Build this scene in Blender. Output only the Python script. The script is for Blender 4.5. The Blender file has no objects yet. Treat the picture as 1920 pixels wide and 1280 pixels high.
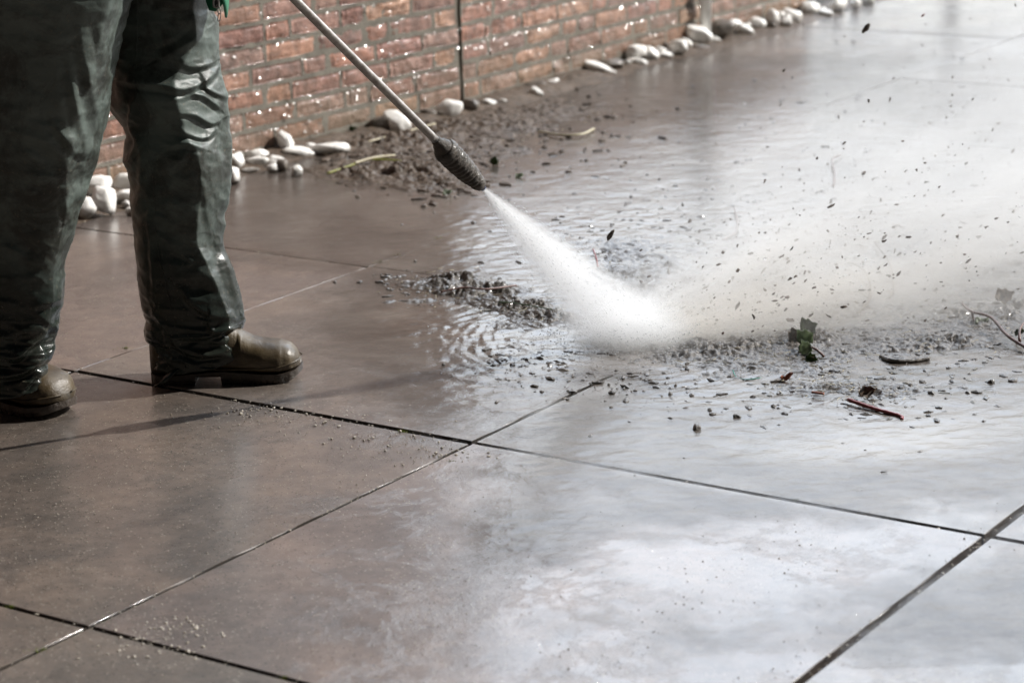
import bpy, bmesh, math, random
import numpy as np
from mathutils import Vector, Matrix
R = math.radians
S = bpy.context.scene
COL = S.collection
random.seed(7)
RNG = np.random.RandomState(11)

# ------------------------------------------------------------------ camera
F, PITCH, ROLL, YAW, GX, GY, H = 4386.43, 0.27164, -0.032786, -0.60093, -1.46856, 3.81125, 1.32327
cp, sp, cr, sr = math.cos(PITCH), math.sin(PITCH), math.cos(ROLL), math.sin(ROLL)
r0 = Vector((1, 0, 0)); u0 = Vector((0, sp, cp)); fw = Vector((0, cp, -sp))
CR = r0 * cr + u0 * sr
CU = u0 * cr - r0 * sr
cam_d = bpy.data.cameras.new('camera'); cam = bpy.data.objects.new('camera', cam_d); COL.objects.link(cam)
m = Matrix.Identity(4)
for k in range(3):
    m[k][0] = CR[k]; m[k][1] = CU[k]; m[k][2] = -fw[k]
m[2][3] = H
cam.matrix_world = m
cam_d.sensor_width = 36; cam_d.lens = F / 1920 * 36
cam_d.clip_start = 0.05; cam_d.clip_end = 500
cam_d.dof.use_dof = True; cam_d.dof.focus_distance = 4.45; cam_d.dof.aperture_fstop = 5.0
S.camera = cam

# ------------------------------------------------------------------ world, sun
SUN_EL, SUN_AZ = R(37), R(12)          # azimuth from +X towards +Y
sd = Vector((math.cos(SUN_EL) * math.cos(SUN_AZ), math.cos(SUN_EL) * math.sin(SUN_AZ), math.sin(SUN_EL)))
sun_d = bpy.data.lights.new('sun', 'SUN'); sun_d.energy = 4.6; sun_d.angle = R(0.5); sun_d.color = (1, .965, .915)
sun = bpy.data.objects.new('sun', sun_d); COL.objects.link(sun)
sun.rotation_euler = sd.to_track_quat('Z', 'Y').to_euler()
W_ = bpy.data.worlds.new('World'); S.world = W_; W_.use_nodes = True
nt = W_.node_tree; nt.nodes.clear()
def N(nt, t, **kw):
    n = nt.nodes.new(t)
    for k, v in kw.items():
        if k in n.inputs: n.inputs[k].default_value = v
        else: setattr(n, k, v)
    return n
L = lambda nt, a, b: nt.links.new(a, b)
sky = N(nt, 'ShaderNodeTexSky', sky_type='NISHITA', sun_disc=False, sun_elevation=SUN_EL, sun_rotation=math.pi / 2 - SUN_AZ, dust_density=2.0)
bg1 = N(nt, 'ShaderNodeBackground', Strength=0.055)
tc = N(nt, 'ShaderNodeTexCoord')
# a bank of bright sunlit cloud low in the sky beyond the wall and towards the sun
sx = N(nt, 'ShaderNodeSeparateXYZ'); L(nt, tc.outputs['Generated'], sx.inputs[0])
# added dimming of the sky behind the camera, keeps shaded sides dark
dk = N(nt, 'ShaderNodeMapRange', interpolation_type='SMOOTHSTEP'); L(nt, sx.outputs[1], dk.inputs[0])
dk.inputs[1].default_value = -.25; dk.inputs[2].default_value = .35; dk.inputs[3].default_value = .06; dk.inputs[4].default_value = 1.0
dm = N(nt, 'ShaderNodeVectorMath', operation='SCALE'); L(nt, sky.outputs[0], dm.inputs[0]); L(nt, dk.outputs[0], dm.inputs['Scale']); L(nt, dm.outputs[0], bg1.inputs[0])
dotn = N(nt, 'ShaderNodeVectorMath', operation='DOT_PRODUCT'); L(nt, tc.outputs['Generated'], dotn.inputs[0])
dotn.inputs[1].default_value = Vector((0.25, 0.95, 0.2)).normalized()
mr = N(nt, 'ShaderNodeMapRange', interpolation_type='SMOOTHSTEP'); L(nt, dotn.outputs['Value'], mr.inputs[0])
mr.inputs[1].default_value = 0.45; mr.inputs[2].default_value = 0.88
cn = N(nt, 'ShaderNodeTexNoise', Scale=4.5, Detail=6, Roughness=.55); L(nt, tc.outputs['Generated'], cn.inputs[0])
cm = N(nt, 'ShaderNodeMapRange', interpolation_type='SMOOTHSTEP'); L(nt, cn.outputs[0], cm.inputs[0])
cm.inputs[1].default_value = 0.30; cm.inputs[2].default_value = 0.62; cm.inputs[3].default_value = .99; cm.inputs[4].default_value = 1.0
mu = N(nt, 'ShaderNodeMath', operation='MULTIPLY'); L(nt, mr.outputs[0], mu.inputs[0]); L(nt, cm.outputs[0], mu.inputs[1])
bg2 = N(nt, 'ShaderNodeBackground', Strength=3.5)
ms_ = N(nt, 'ShaderNodeMapRange'); L(nt, sx.outputs[2], ms_.inputs[0]); L(nt, ms_.outputs[0], bg2.inputs[1])
ms_.inputs[1].default_value = .11; ms_.inputs[2].default_value = .38; ms_.inputs[3].default_value = 1.1; ms_.inputs[4].default_value = 3.2
cr_ = N(nt, 'ShaderNodeValToRGB'); L(nt, sx.outputs[2], cr_.inputs[0]); L(nt, cr_.outputs[0], bg2.inputs[0])
cr_.color_ramp.elements[0].position = .13; cr_.color_ramp.elements[0].color = (.97, .98, .95, 1); cr_.color_ramp.elements[1].position = .42; cr_.color_ramp.elements[1].color = (.76, .86, 1.0, 1)
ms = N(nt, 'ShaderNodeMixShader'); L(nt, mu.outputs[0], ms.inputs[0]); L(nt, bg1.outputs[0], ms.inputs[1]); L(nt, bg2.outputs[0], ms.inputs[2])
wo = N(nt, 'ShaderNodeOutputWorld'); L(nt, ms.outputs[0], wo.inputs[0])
S.view_settings.view_transform = 'Standard'; S.view_settings.look = 'None'; S.view_settings.exposure = 0.42; S.view_settings.gamma = 1
S.render.engine = 'CYCLES'
S.cycles.use_denoising = True
S.cycles.max_bounces = 12; S.cycles.volume_bounces = 6; S.cycles.transparent_max_bounces = 8
S.cycles.volume_step_rate = 0.5; S.cycles.volume_preview_step_rate = 0.25
S.cycles.sample_clamp_indirect = 6; S.cycles.sample_clamp_direct = 0

# ------------------------------------------------------------------ geometry helpers
def ray(u, v):
    a, b = (u - 960) / F, (640 - v) / F
    return fw + CR * a + CU * b
def PX(u, v, z=0.0):                       # point of the horizontal plane z seen at photo position u, v
    d = ray(u, v); t = (z - H) / d.z
    return Vector((d.x * t, d.y * t, z))
def PY(u, v, Y):                           # point at distance Y in front
    d = ray(u, v); t = Y / d.y
    return Vector((d.x * t, Y, H + d.z * t))
cyw, syw = math.cos(YAW), math.sin(YAW)
def G(i, j, z=0.0):                        # paving grid to world
    return (GX + i * cyw - j * syw, GY + i * syw + j * cyw, z)

def hsh(*c):
    n = np.zeros_like(c[0], dtype=np.int64)
    for k, a in enumerate(c):
        n = n * 1664525 + a.astype(np.int64) * (374761393, 668265263, 2147483647 // 3)[k] + 1013904223
    n = (n ^ (n >> 13)) * 1274126177 & 0x7fffffff
    n = (n ^ (n >> 11)) * 2246822519 & 0x7fffffff
    return ((n ^ (n >> 15)) & 0xffff) / 65535.0
def vnoise(p, s=1.0, seed=0):
    p = [np.asarray(a, float) * s + seed * 17.3 for a in p]
    fl = [np.floor(a) for a in p]; fr = [a - b for a, b in zip(p, fl)]
    fr = [a * a * (3 - 2 * a) for a in fr]
    out = 0
    n = len(p)
    for c in range(2 ** n):
        w = 1; q = []
        for k in range(n):
            o = (c >> k) & 1
            w = w * (fr[k] if o else 1 - fr[k]); q.append(fl[k] + o)
        out = out + w * hsh(*q)
    return out * 2 - 1
def fbm(p, s=1.0, o=4, seed=0, g=.5):
    r = 0; a = 1; t = 0
    for k in range(o):
        r = r + a * vnoise(p, s * 2 ** k, seed + k); t += a; a *= g
    return r / t
def sstep(a, b, x):
    t = np.clip((np.asarray(x, float) - a) / (b - a), 0, 1); return t * t * (3 - 2 * t)

def mesh(name, V, Fc, mat, parent=None, smooth=True, loc=None):
    me = bpy.data.meshes.new(name)
    V = np.asarray(V, float).reshape(-1, 3)
    if isinstance(Fc, np.ndarray):
        n, k = Fc.shape
        me.vertices.add(len(V)); me.vertices.foreach_set('co', V.ravel())
        me.loops.add(n * k); me.loops.foreach_set('vertex_index', Fc.ravel().astype(np.int32))
        me.polygons.add(n); me.polygons.foreach_set('loop_start', (np.arange(n) * k).astype(np.int32))
        me.update(calc_edges=True)
    else:
        me.from_pydata([tuple(v) for v in V], [], [tuple(f) for f in Fc])
    me.validate()
    me.polygons.foreach_set('use_smooth', [bool(smooth)] * len(me.polygons))
    for q in (mat if isinstance(mat, (list, tuple)) else [mat]): me.materials.append(q)
    o = bpy.data.objects.new(name, me); COL.objects.link(o)
    if loc is not None: o.location = loc
    if parent is not None: o.parent = parent
    return o
def tag(o, label=None, cat=None, group=None, kind=None):
    if label: o['label'] = label
    if cat: o['category'] = cat
    if group: o['group'] = group
    if kind: o['kind'] = kind
    return o
def empty(name, label, cat, loc=(0, 0, 0), group=None):
    o = bpy.data.objects.new(name, None); COL.objects.link(o); o.location = loc
    o.empty_display_size = .1
    return tag(o, label, cat, group)
def grid_faces(nu, nv, wrap=False, base=0):
    a = np.arange(nu if wrap else nu - 1); b = np.arange(nv - 1)
    A, B = np.meshgrid(a, b, indexing='ij'); A2 = (A + 1) % nu
    return np.stack([A * nv + B, A2 * nv + B, A2 * nv + B + 1, A * nv + B + 1], -1).reshape(-1, 4) + base
class MB:                                   # collects quads and triangles of one mesh
    def __init__(s): s.v = []; s.f = []; s.n = 0
    def add(s, V, Fc):
        s.v.append(np.asarray(V, float).reshape(-1, 3)); s.f += [tuple(int(i) + s.n for i in f) for f in Fc]; s.n += len(s.v[-1])
    def build(s, name, mat, parent=None, smooth=True, loc=None):
        return mesh(name, np.concatenate(s.v), s.f, mat, parent, smooth, loc)
def tube(mb, pts, rad, seg=10, cap=True):
    pts = [Vector(p) for p in pts]; n = len(pts)
    if not hasattr(rad, '__len__'): rad = [rad] * n
    t0 = (pts[1] - pts[0]).normalized()
    a = t0.orthogonal().normalized(); V = []
    for k in range(n):
        t = (pts[min(k + 1, n - 1)] - pts[max(k - 1, 0)]).normalized()
        a = (a - t * a.dot(t)).normalized(); b = t.cross(a)
        for q in range(seg):
            w = 2 * math.pi * q / seg
            V.append(pts[k] + (a * math.cos(w) + b * math.sin(w)) * rad[k])
    Fc = [(k * seg + q, k * seg + (q + 1) % seg, (k + 1) * seg + (q + 1) % seg, (k + 1) * seg + q) for k in range(n - 1) for q in range(seg)]
    if cap: Fc += [tuple(range(seg))[::-1], tuple((n - 1) * seg + q for q in range(seg))]
    mb.add([tuple(v) for v in V], Fc)
def spline(pts, n=24):
    P = [np.array(p, float) for p in pts]; P = [2 * P[0] - P[1]] + P + [2 * P[-1] - P[-2]]
    out = []; m_ = len(P) - 3
    for k in range(n + 1):
        t = k / n * m_; i = min(int(t), m_ - 1); t -= i
        a, b, c, d = P[i:i + 4]
        out.append(.5 * (2 * b + (c - a) * t + (2 * a - 5 * b + 4 * c - d) * t * t + (3 * b - a - 3 * c + d) * t ** 3))
    return out
def ico(sub=2):
    bm = bmesh.new(); bmesh.ops.create_icosphere(bm, subdivisions=sub, radius=1)
    V = np.array([v.co[:] for v in bm.verts]); Fc = [tuple(v.index for v in f.verts) for f in bm.faces]; bm.free()
    return V, Fc
ICO1, ICO2, ICO3 = ico(1), ico(2), ico(3)

# ------------------------------------------------------------------ materials
def mat(name, base=(.5, .5, .5), rough=.5, **kw):
    m_ = bpy.data.materials.new(name); m_.use_nodes = True
    p = m_.node_tree.nodes['Principled BSDF']
    p.inputs['Base Color'].default_value = (*base, 1); p.inputs['Roughness'].default_value = rough
    for k, v in kw.items(): p.inputs[k.replace('_', ' ')].default_value = v
    return m_, m_.node_tree, p
def noise(nt, scale, detail=4, rough=.5, coord='Object', vec=None, out=0, dist=0.0):
    n = N(nt, 'ShaderNodeTexNoise', Scale=scale, Detail=detail, Roughness=rough, Distortion=dist)
    if vec is None:
        vec = N(nt, 'ShaderNodeTexCoord').outputs[coord]
    L(nt, vec, n.inputs['Vector']); return n.outputs[out]
def ramp(nt, fac, stops, interp='LINEAR'):
    r = N(nt, 'ShaderNodeValToRGB'); L(nt, fac, r.inputs[0]); r.color_ramp.interpolation = interp
    e = r.color_ramp.elements
    while len(e) < len(stops): e.new(.5)
    for k, (p, c) in enumerate(stops):
        e[k].position = p; e[k].color = (*c, 1) if hasattr(c, '__len__') else (c, c, c, 1)
    return r.outputs[0]
def mix(nt, fac, a, b, mode='MIX'):
    n = N(nt, 'ShaderNodeMix', data_type='RGBA', blend_type=mode)
    for s, x in ((n.inputs[0], fac), (n.inputs[6], a), (n.inputs[7], b)):
        if isinstance(x, bpy.types.NodeSocket): L(nt, x, s)
        else: s.default_value = x if not hasattr(x, '__len__') else ((*x, 1) if len(x) == 3 else x)
    return n.outputs[2]
def mth(nt, op, a, b=0.0, clamp=False):
    n = N(nt, 'ShaderNodeMath', operation=op, use_clamp=clamp)
    for s, x in ((n.inputs[0], a), (n.inputs[1], b)):
        if isinstance(x, bpy.types.NodeSocket): L(nt, x, s)
        else: s.default_value = x
    return n.outputs[0]
def bump(nt, h, dist, strength=1.0, prev=None):
    b = N(nt, 'ShaderNodeBump', Strength=strength, Distance=dist); L(nt, h, b.inputs['Height'])
    if prev is not None: L(nt, prev, b.inputs['Normal'])
    return b.outputs[0]

# wet concrete slabs
def make_slab_mat():
    m_, nt, p = mat('wet_slab', (.1, .08, .07), .5)
    geo = N(nt, 'ShaderNodeNewGeometry'); pos = geo.outputs['Position']
    at = N(nt, 'ShaderNodeAttribute', attribute_name='tone')
    big = noise(nt, 2.4, 7, .66, vec=pos, dist=.6)
    c = ramp(nt, big, [(.32, (.068, .056, .048)), (.5, (.110, .088, .074)), (.68, (.155, .117, .092))])
    mid = noise(nt, 28, 6, .7, vec=pos)
    c = mix(nt, .7, c, ramp(nt, mid, [(.3, .3), (.7, .72)]), 'OVERLAY')
    c = mix(nt, ramp(nt, noise(nt, 5, 6, .7, vec=pos, dist=1.), [(.5, 0.), (.7, .6)]), c, (.055, .050, .046))
    c = mix(nt, 1.0, c, at.outputs['Color'], 'MULTIPLY')
    vo = N(nt, 'ShaderNodeTexVoronoi', Scale=240.0); L(nt, pos, vo.inputs['Vector'])
    sepc = N(nt, 'ShaderNodeSeparateColor'); L(nt, vo.outputs['Color'], sepc.inputs[0])
    grain = mth(nt, 'MULTIPLY', mth(nt, 'GREATER_THAN', sepc.outputs[0], ramp(nt, noise(nt, 7, 6, .7, vec=pos, dist=.8), [(.38, .985), (.62, .915)])), mth(nt, 'LESS_THAN', vo.outputs['Distance'], .42))
    c = mix(nt, grain, c, (.24, .215, .175))
    gr2 = mth(nt, 'MULTIPLY', mth(nt, 'GREATER_THAN', sepc.outputs[1], .93), mth(nt, 'LESS_THAN', vo.outputs['Distance'], .4))
    c = mix(nt, gr2, c, (.02, .018, .016))
    L(nt, c, p.inputs['Base Color'])
    fine = noise(nt, 420, 3, .6, vec=pos)
    wet = ramp(nt, noise(nt, 2.3, 5, .55, vec=pos, dist=.4), [(.38, .0), (.62, 1.)])
    hgt = mth(nt, 'ADD', fine, mth(nt, 'MULTIPLY', grain, .8))
    b1 = bump(nt, hgt, .0012, .55)
    L(nt, b1, p.inputs['Normal'])
    sa_ = N(nt, 'ShaderNodeSeparateColor'); L(nt, at.outputs['Color'], sa_.inputs[0])
    sheet = ramp(nt, noise(nt, 3.4, 10, .72, vec=pos, dist=.3), [(.44, 0.), (.50, 1.)])
    damp = ramp(nt, noise(nt, 5.5, 10, .68, vec=pos, dist=1.4), [(.36, .86), (.5, .96), (.60, 1.)])
    damp = mth(nt, 'MULTIPLY', damp, mth(nt, 'ADD', mth(nt, 'MULTIPLY', sheet, .10), .90))
    L(nt, mth(nt, 'MULTIPLY', damp, ramp(nt, sa_.outputs[0], [(.35, .05), (.75, 1.)])), p.inputs['Coat Weight']); p.inputs['Coat IOR'].default_value = 1.5
    L(nt, ramp(nt, wet, [(0, .12), (1, .045)]), p.inputs['Coat Roughness'])
    bc = bump(nt, noise(nt, 700, 2, .7, vec=pos), .00016, .8); bc = bump(nt, noise(nt, 90, 5, .7, vec=pos), .0004, .5, bc)
    bc = bump(nt, noise(nt, 11, 8, .62, vec=pos, dist=1.0), .0026, .45, bc)
    bc = bump(nt, mth(nt, 'MULTIPLY', grain, 1.0), .0006, .6, bc)
    bc = bump(nt, sheet, .0006, .6, bc)
    L(nt, bc, p.inputs['Coat Normal'])
    return m_
M_SLAB = make_slab_mat()
def make_water_mat():
    m_, nt, p = mat('muddy_water', (.12, .1, .085), .5, IOR=1.34)
    pos = N(nt, 'ShaderNodeNewGeometry').outputs['Position']
    at = N(nt, 'ShaderNodeAttribute', attribute_name='silt')
    c = ramp(nt, noise(nt, 4, 6, .65, vec=pos, dist=1.2), [(.3, (.070, .058, .050)), (.55, (.115, .098, .085)), (.75, (.18, .162, .142))])
    c = mix(nt, at.outputs['Fac'], c, (.30, .275, .245))
    am = N(nt, 'ShaderNodeAttribute', attribute_name='sludge'); c = mix(nt, am.outputs['Fac'], c, (.045, .036, .028))
    L(nt, c, p.inputs['Base Color'])
    p.inputs['Roughness'].default_value = .6; p.inputs['Specular IOR Level'].default_value = 0
    p.inputs['Coat Weight'].default_value = 1; p.inputs['Coat IOR'].default_value = 1.52
    rr = ramp(nt, noise(nt, 3, 4, .6, vec=pos), [(.35, .05), (.7, .13)])
    L(nt, rr, p.inputs['Coat Roughness'])
    mp = N(nt, 'ShaderNodeMapping'); L(nt, pos, mp.inputs[0]); mp.inputs['Rotation'].default_value = (0, 0, .5); mp.inputs['Scale'].default_value = (1, 1.4, 1)
    h1 = noise(nt, 26, 5, .6, vec=mp.outputs[0], dist=.8)
    b = bump(nt, h1, .0026, .55)
    b = bump(nt, noise(nt, 150, 3, .6, vec=mp.outputs[0]), .0006, .6, b)
    L(nt, b, p.inputs['Coat Normal']); L(nt, b, p.inputs['Normal'])
    # thin film: clear at its rim, turbid where it stands deeper
    da = N(nt, 'ShaderNodeAttribute', attribute_name='film')
    out = [n for n in nt.nodes if n.type == 'OUTPUT_MATERIAL'][0]
    tr_ = N(nt, 'ShaderNodeBsdfTransparent'); mx = N(nt, 'ShaderNodeMixShader')
    L(nt, da.outputs['Fac'], mx.inputs[0]); L(nt, tr_.outputs[0], mx.inputs[1]); L(nt, p.outputs[0], mx.inputs[2]); L(nt, mx.outputs[0], out.inputs[0])
    return m_
M_WATER = make_water_mat()
def make_mud(name, c0, c1, rough=.35, coat=1.0):
    m_, nt, p = mat(name, c0, rough)
    pos = N(nt, 'ShaderNodeNewGeometry').outputs['Position']
    L(nt, ramp(nt, noise(nt, 45, 5, .7, vec=pos), [(.3, c0), (.7, c1)]), p.inputs['Base Color'])
    L(nt, bump(nt, noise(nt, 160, 4, .7, vec=pos), .004, .8), p.inputs['Normal'])
    p.inputs['Coat Weight'].default_value = coat; p.inputs['Coat Roughness'].default_value = .12; p.inputs['Coat IOR'].default_value = 1.4
    return m_
M_MUD = make_mud('wet_mud', (.04, .033, .027), (.12, .10, .08), .4, .55)
M_SOIL = make_mud('dark_soil', (.03, .021, .014), (.13, .09, .06), .65, .12)
M_JOINT = make_mud('joint_sand', (.010, .008, .006), (.035, .028, .022), .85, .05)
def make_brick_mat():
    m_, nt, p = mat('brick', (.3, .12, .08), .75)
    pos = N(nt, 'ShaderNodeNewGeometry').outputs['Position']
    at = N(nt, 'ShaderNodeAttribute', attribute_name='tone')
    n1 = noise(nt, 22, 6, .7, vec=pos)
    c = mix(nt, .75, at.outputs['Color'], ramp(nt, n1, [(.32, .12), (.68, .85)]), 'OVERLAY')
    n3 = noise(nt, 60, 4, .6, vec=pos)
    c = mix(nt, ramp(nt, n3, [(.66, 0.), (.75, .5)]), c, (.32, .27, .22))
    # green-brown algae near the foot (z)
    sx_ = N(nt, 'ShaderNodeSeparateXYZ'); L(nt, pos, sx_.inputs[0])
    mr_ = N(nt, 'ShaderNodeMapRange'); L(nt, mth(nt, 'ADD', sx_.outputs[2], mth(nt, 'MULTIPLY', noise(nt, 6, 4, vec=pos), .2)), mr_.inputs[0])
    mr_.inputs[1].default_value = .34; mr_.inputs[2].default_value = .10; mr_.inputs[3].default_value = 0; mr_.inputs[4].default_value = .6
    c = mix(nt, mr_.outputs[0], c, (.13, .105, .055))
    L(nt, c, p.inputs['Base Color'])
    b = bump(nt, n1, .008, .9); b = bump(nt, noise(nt, 120, 4, .7, vec=pos), .003, .8, b)
    L(nt, b, p.inputs['Normal'])
    # wet towards the foot
    mw = N(nt, 'ShaderNodeMapRange'); L(nt, mth(nt, 'ADD', sx_.outputs[2], mth(nt, 'MULTIPLY', noise(nt, 3, 3, vec=pos), .25)), mw.inputs[0])
    mw.inputs[1].default_value = .75; mw.inputs[2].default_value = .42; mw.inputs[3].default_value = 0; mw.inputs[4].default_value = 1
    L(nt, mw.outputs[0], p.inputs['Coat Weight']); p.inputs['Coat Roughness'].default_value = .09; p.inputs['Coat IOR'].default_value = 1.5
    L(nt, bump(nt, noise(nt, 42, 4, .6, vec=pos), .007, 1.0), p.inputs['Coat Normal'])
    return m_
M_BRICK = make_brick_mat()
def make_mortar():
    m_, nt, p = mat('mortar', (.26, .235, .2), .85)
    pos = N(nt, 'ShaderNodeNewGeometry').outputs['Position']
    L(nt, ramp(nt, noise(nt, 14, 5, .7, vec=pos), [(.3, (.11, .10, .082)), (.7, (.21, .192, .158))]), p.inputs['Base Color'])
    L(nt, bump(nt, noise(nt, 220, 3, .7, vec=pos), .003, .8), p.inputs['Normal'])
    return m_
M_MORTAR = make_mortar()
def make_pebble():
    m_, nt, p = mat('white_pebble', (.8, .78, .74), .42)
    oi = N(nt, 'ShaderNodeObjectInfo'); tcn = N(nt, 'ShaderNodeTexCoord')
    pos = N(nt, 'ShaderNodeNewGeometry').outputs['Position']
    c = ramp(nt, noise(nt, 25, 5, .6, vec=pos), [(.25, (.76, .73, .66)), (.5, (.92, .91, .88))])
    c = mix(nt, ramp(nt, noise(nt, 30, 7, .8, vec=pos), [(.55, 0.), (.70, .6)]), c, (.34, .29, .23))
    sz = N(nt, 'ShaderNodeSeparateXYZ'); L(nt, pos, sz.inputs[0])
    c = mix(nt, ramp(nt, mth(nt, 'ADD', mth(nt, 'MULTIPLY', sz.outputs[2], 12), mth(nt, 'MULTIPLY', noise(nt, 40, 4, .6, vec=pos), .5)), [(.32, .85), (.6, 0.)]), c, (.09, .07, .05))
    L(nt, c, p.inputs['Base Color'])
    p.inputs['Coat Weight'].default_value = .3; p.inputs['Coat Roughness'].default_value = .2
    L(nt, bump(nt, noise(nt, 60, 5, .7, vec=pos), .004, .7), p.inputs['Normal'])
    return m_
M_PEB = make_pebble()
M_DSTONE = make_mud('dark_stone', (.05, .04, .032), (.17, .14, .11), .5, .5)
def make_cloth():
    m_, nt, p = mat('green_rubber_cloth', (.05, .06, .055), .45)
    pos = N(nt, 'ShaderNodeNewGeometry').outputs['Position']
    sx_ = N(nt, 'ShaderNodeSeparateXYZ'); L(nt, pos, sx_.inputs[0])
    c = ramp(nt, noise(nt, 7, 6, .65, vec=pos), [(.3, (.054, .072, .064)), (.7, (.108, .132, .118))])
    # dirt and soaked dark cloth towards the hem
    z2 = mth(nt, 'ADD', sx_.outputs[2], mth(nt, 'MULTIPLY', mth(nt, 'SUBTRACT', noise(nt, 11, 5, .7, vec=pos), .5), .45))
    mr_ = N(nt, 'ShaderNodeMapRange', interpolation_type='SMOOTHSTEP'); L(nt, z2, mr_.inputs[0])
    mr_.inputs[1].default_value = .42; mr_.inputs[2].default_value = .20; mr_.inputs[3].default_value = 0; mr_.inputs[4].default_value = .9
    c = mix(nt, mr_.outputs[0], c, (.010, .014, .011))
    c = mix(nt, ramp(nt, noise(nt, 9, 7, .72, vec=pos, dist=.5), [(.46, 0.), (.60, .85)]), c, (.020, .021, .016))
    c = mix(nt, ramp(nt, noise(nt, 130, 4, .75, vec=pos), [(.60, 0.), (.72, .7)]), c, (.16, .14, .10))
    L(nt, c, p.inputs['Base Color'])
    L(nt, ramp(nt, z2, [(.12, .22), (.45, .46)]), p.inputs['Roughness'])
    p.inputs['Specular IOR Level'].default_value = .45
    b = bump(nt, noise(nt, 38, 4, .6, vec=pos), .004, .35); b = bump(nt, noise(nt, 600, 2, .6, vec=pos), .0004, .5, b)
    L(nt, b, p.inputs['Normal'])
    return m_
M_CLOTH = make_cloth()
def make_boot():
    m_, nt, p = mat('brown_rubber', (.045, .034, .02), .28)
    pos = N(nt, 'ShaderNodeNewGeometry').outputs['Position']
    c = ramp(nt, noise(nt, 16, 6, .65, vec=pos), [(.3, (.024, .018, .011)), (.52, (.066, .047, .024)), (.75, (.12, .092, .052))])
    c = mix(nt, ramp(nt, noise(nt, 240, 3, .7, vec=pos), [(.68, 0.), (.76, .7)]), c, (.22, .19, .15))
    L(nt, c, p.inputs['Base Color'])
    L(nt, ramp(nt, noise(nt, 30, 5, .7, vec=pos), [(.3, .28), (.7, .6)]), p.inputs['Roughness'])
    L(nt, bump(nt, noise(nt, 24, 6, .7, vec=pos), .003, .5, bump(nt, noise(nt, 260, 3, .6, vec=pos), .0009, .7)), p.inputs['Normal'])
    return m_
M_BOOT = make_boot()
M_SOLE = make_mud('boot_sole', (.020, .014, .010), (.06, .042, .028), .45, .35)
def make_metal():
    m_, nt, p = mat('brushed_steel', (.42, .40, .38), .3, Metallic=.9)
    pos = N(nt, 'ShaderNodeNewGeometry').outputs['Position']
    L(nt, ramp(nt, noise(nt, 60, 5, .7, vec=pos), [(.3, (.22, .2, .185)), (.7, (.50, .48, .46))]), p.inputs['Base Color'])
    L(nt, ramp(nt, noise(nt, 90, 4, .7, vec=pos), [(.3, .26), (.7, .5)]), p.inputs['Roughness'])
    return m_
M_STEEL = make_metal()
def simple(name, c0, c1, rough=.5, sc=60, **kw):
    m_, nt, p = mat(name, c0, rough, **kw)
    pos = N(nt, 'ShaderNodeNewGeometry').outputs['Position']
    L(nt, ramp(nt, noise(nt, sc, 4, .7, vec=pos), [(.3, c0), (.7, c1)]), p.inputs['Base Color'])
    L(nt, bump(nt, noise(nt, sc * 3, 3, .7, vec=pos), .001, .5), p.inputs['Normal'])
    return m_
M_NOZ = make_mud('nozzle_rubber', (.016, .013, .010), (.10, .082, .064), .6, .25)
M_BLACK = simple('black_plastic', (.012, .012, .013), (.03, .03, .03), .3)
M_BLUE = simple('blue_plastic', (.01, .02, .06), (.02, .04, .12), .3)
M_GREEN = simple('green_jacket', (.01, .12, .055), (.02, .20, .10), .5)
M_SKIN = simple('skin', (.42, .25, .18), (.50, .31, .23), .5)
M_HAIR = simple('hair', (.03, .02, .015), (.06, .04, .03), .6)
M_RED = simple('red_twig', (.16, .018, .022), (.30, .05, .045), .3)
M_TWIG = simple('brown_twig', (.06, .028, .022), (.17, .08, .06), .4)
M_PALE = simple('pale_stalk', (.32, .27, .16), (.50, .45, .32), .45)
M_YEL = simple('yellow_green_blade', (.20, .22, .03), (.38, .36, .10), .4)
M_LEAF = simple('leaf_green', (.03, .05, .02), (.09, .12, .055), .35)
M_LEAFP = simple('leaf_underside', (.20, .24, .17), (.36, .40, .32), .45)
M_DEAD = simple('dead_leaf', (.22, .05, .015), (.38, .12, .05), .5)
def translucent(m_, c, f=.5):
    nt = m_.node_tree; p = nt.nodes['Principled BSDF']; out = [n for n in nt.nodes if n.type == 'OUTPUT_MATERIAL'][0]
    t = N(nt, 'ShaderNodeBsdfTranslucent'); t.inputs[0].default_value = (*c, 1); a = N(nt, 'ShaderNodeMixShader'); a.inputs[0].default_value = f
    L(nt, p.outputs[0], a.inputs[1]); L(nt, t.outputs[0], a.inputs[2]); L(nt, a.outputs[0], out.inputs[0])
translucent(M_LEAF, (.14, .19, .08), .4); translucent(M_LEAFP, (.42, .48, .34), .4); translucent(M_YEL, (.5, .55, .15), .35)
M_MOSS = simple('moss', (.08, .11, .015), (.22, .26, .04), .8)
M_DRY = simple('dry_leaf_mould', (.07, .05, .035), (.28, .21, .15), .5)
M_DRY2 = simple('rotten_leaf', (.022, .018, .012), (.12, .10, .06), .45)
M_CORD = simple('green_cord', (.04, .22, .17), (.06, .32, .25), .5)
M_WHITE = simple('white_paint', (.74, .74, .72), (.84, .84, .82), .35, 8)
M_GRIT = simple('grit', (.16, .135, .105), (.42, .37, .30), .3, 300)
M_DROP, _nt, _p = mat('water_drop', (1, 1, 1), .02, IOR=1.33, Transmission_Weight=.8)

M_FOAM, _nt, _p = mat('aerated_drop', (.85, .87, .88), .15, Transmission_Weight=.4)
def set_attr(o, name, vals, dom='POINT'):
    me = o.data; a = me.color_attributes.new(name, 'FLOAT_COLOR', dom) if vals.ndim == 2 else me.attributes.new(name, 'FLOAT', dom)
    if vals.ndim == 2: a.data.foreach_set('color', np.c_[vals, np.ones(len(vals))].ravel())
    else: a.data.foreach_set('value', vals.astype(float))

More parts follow.
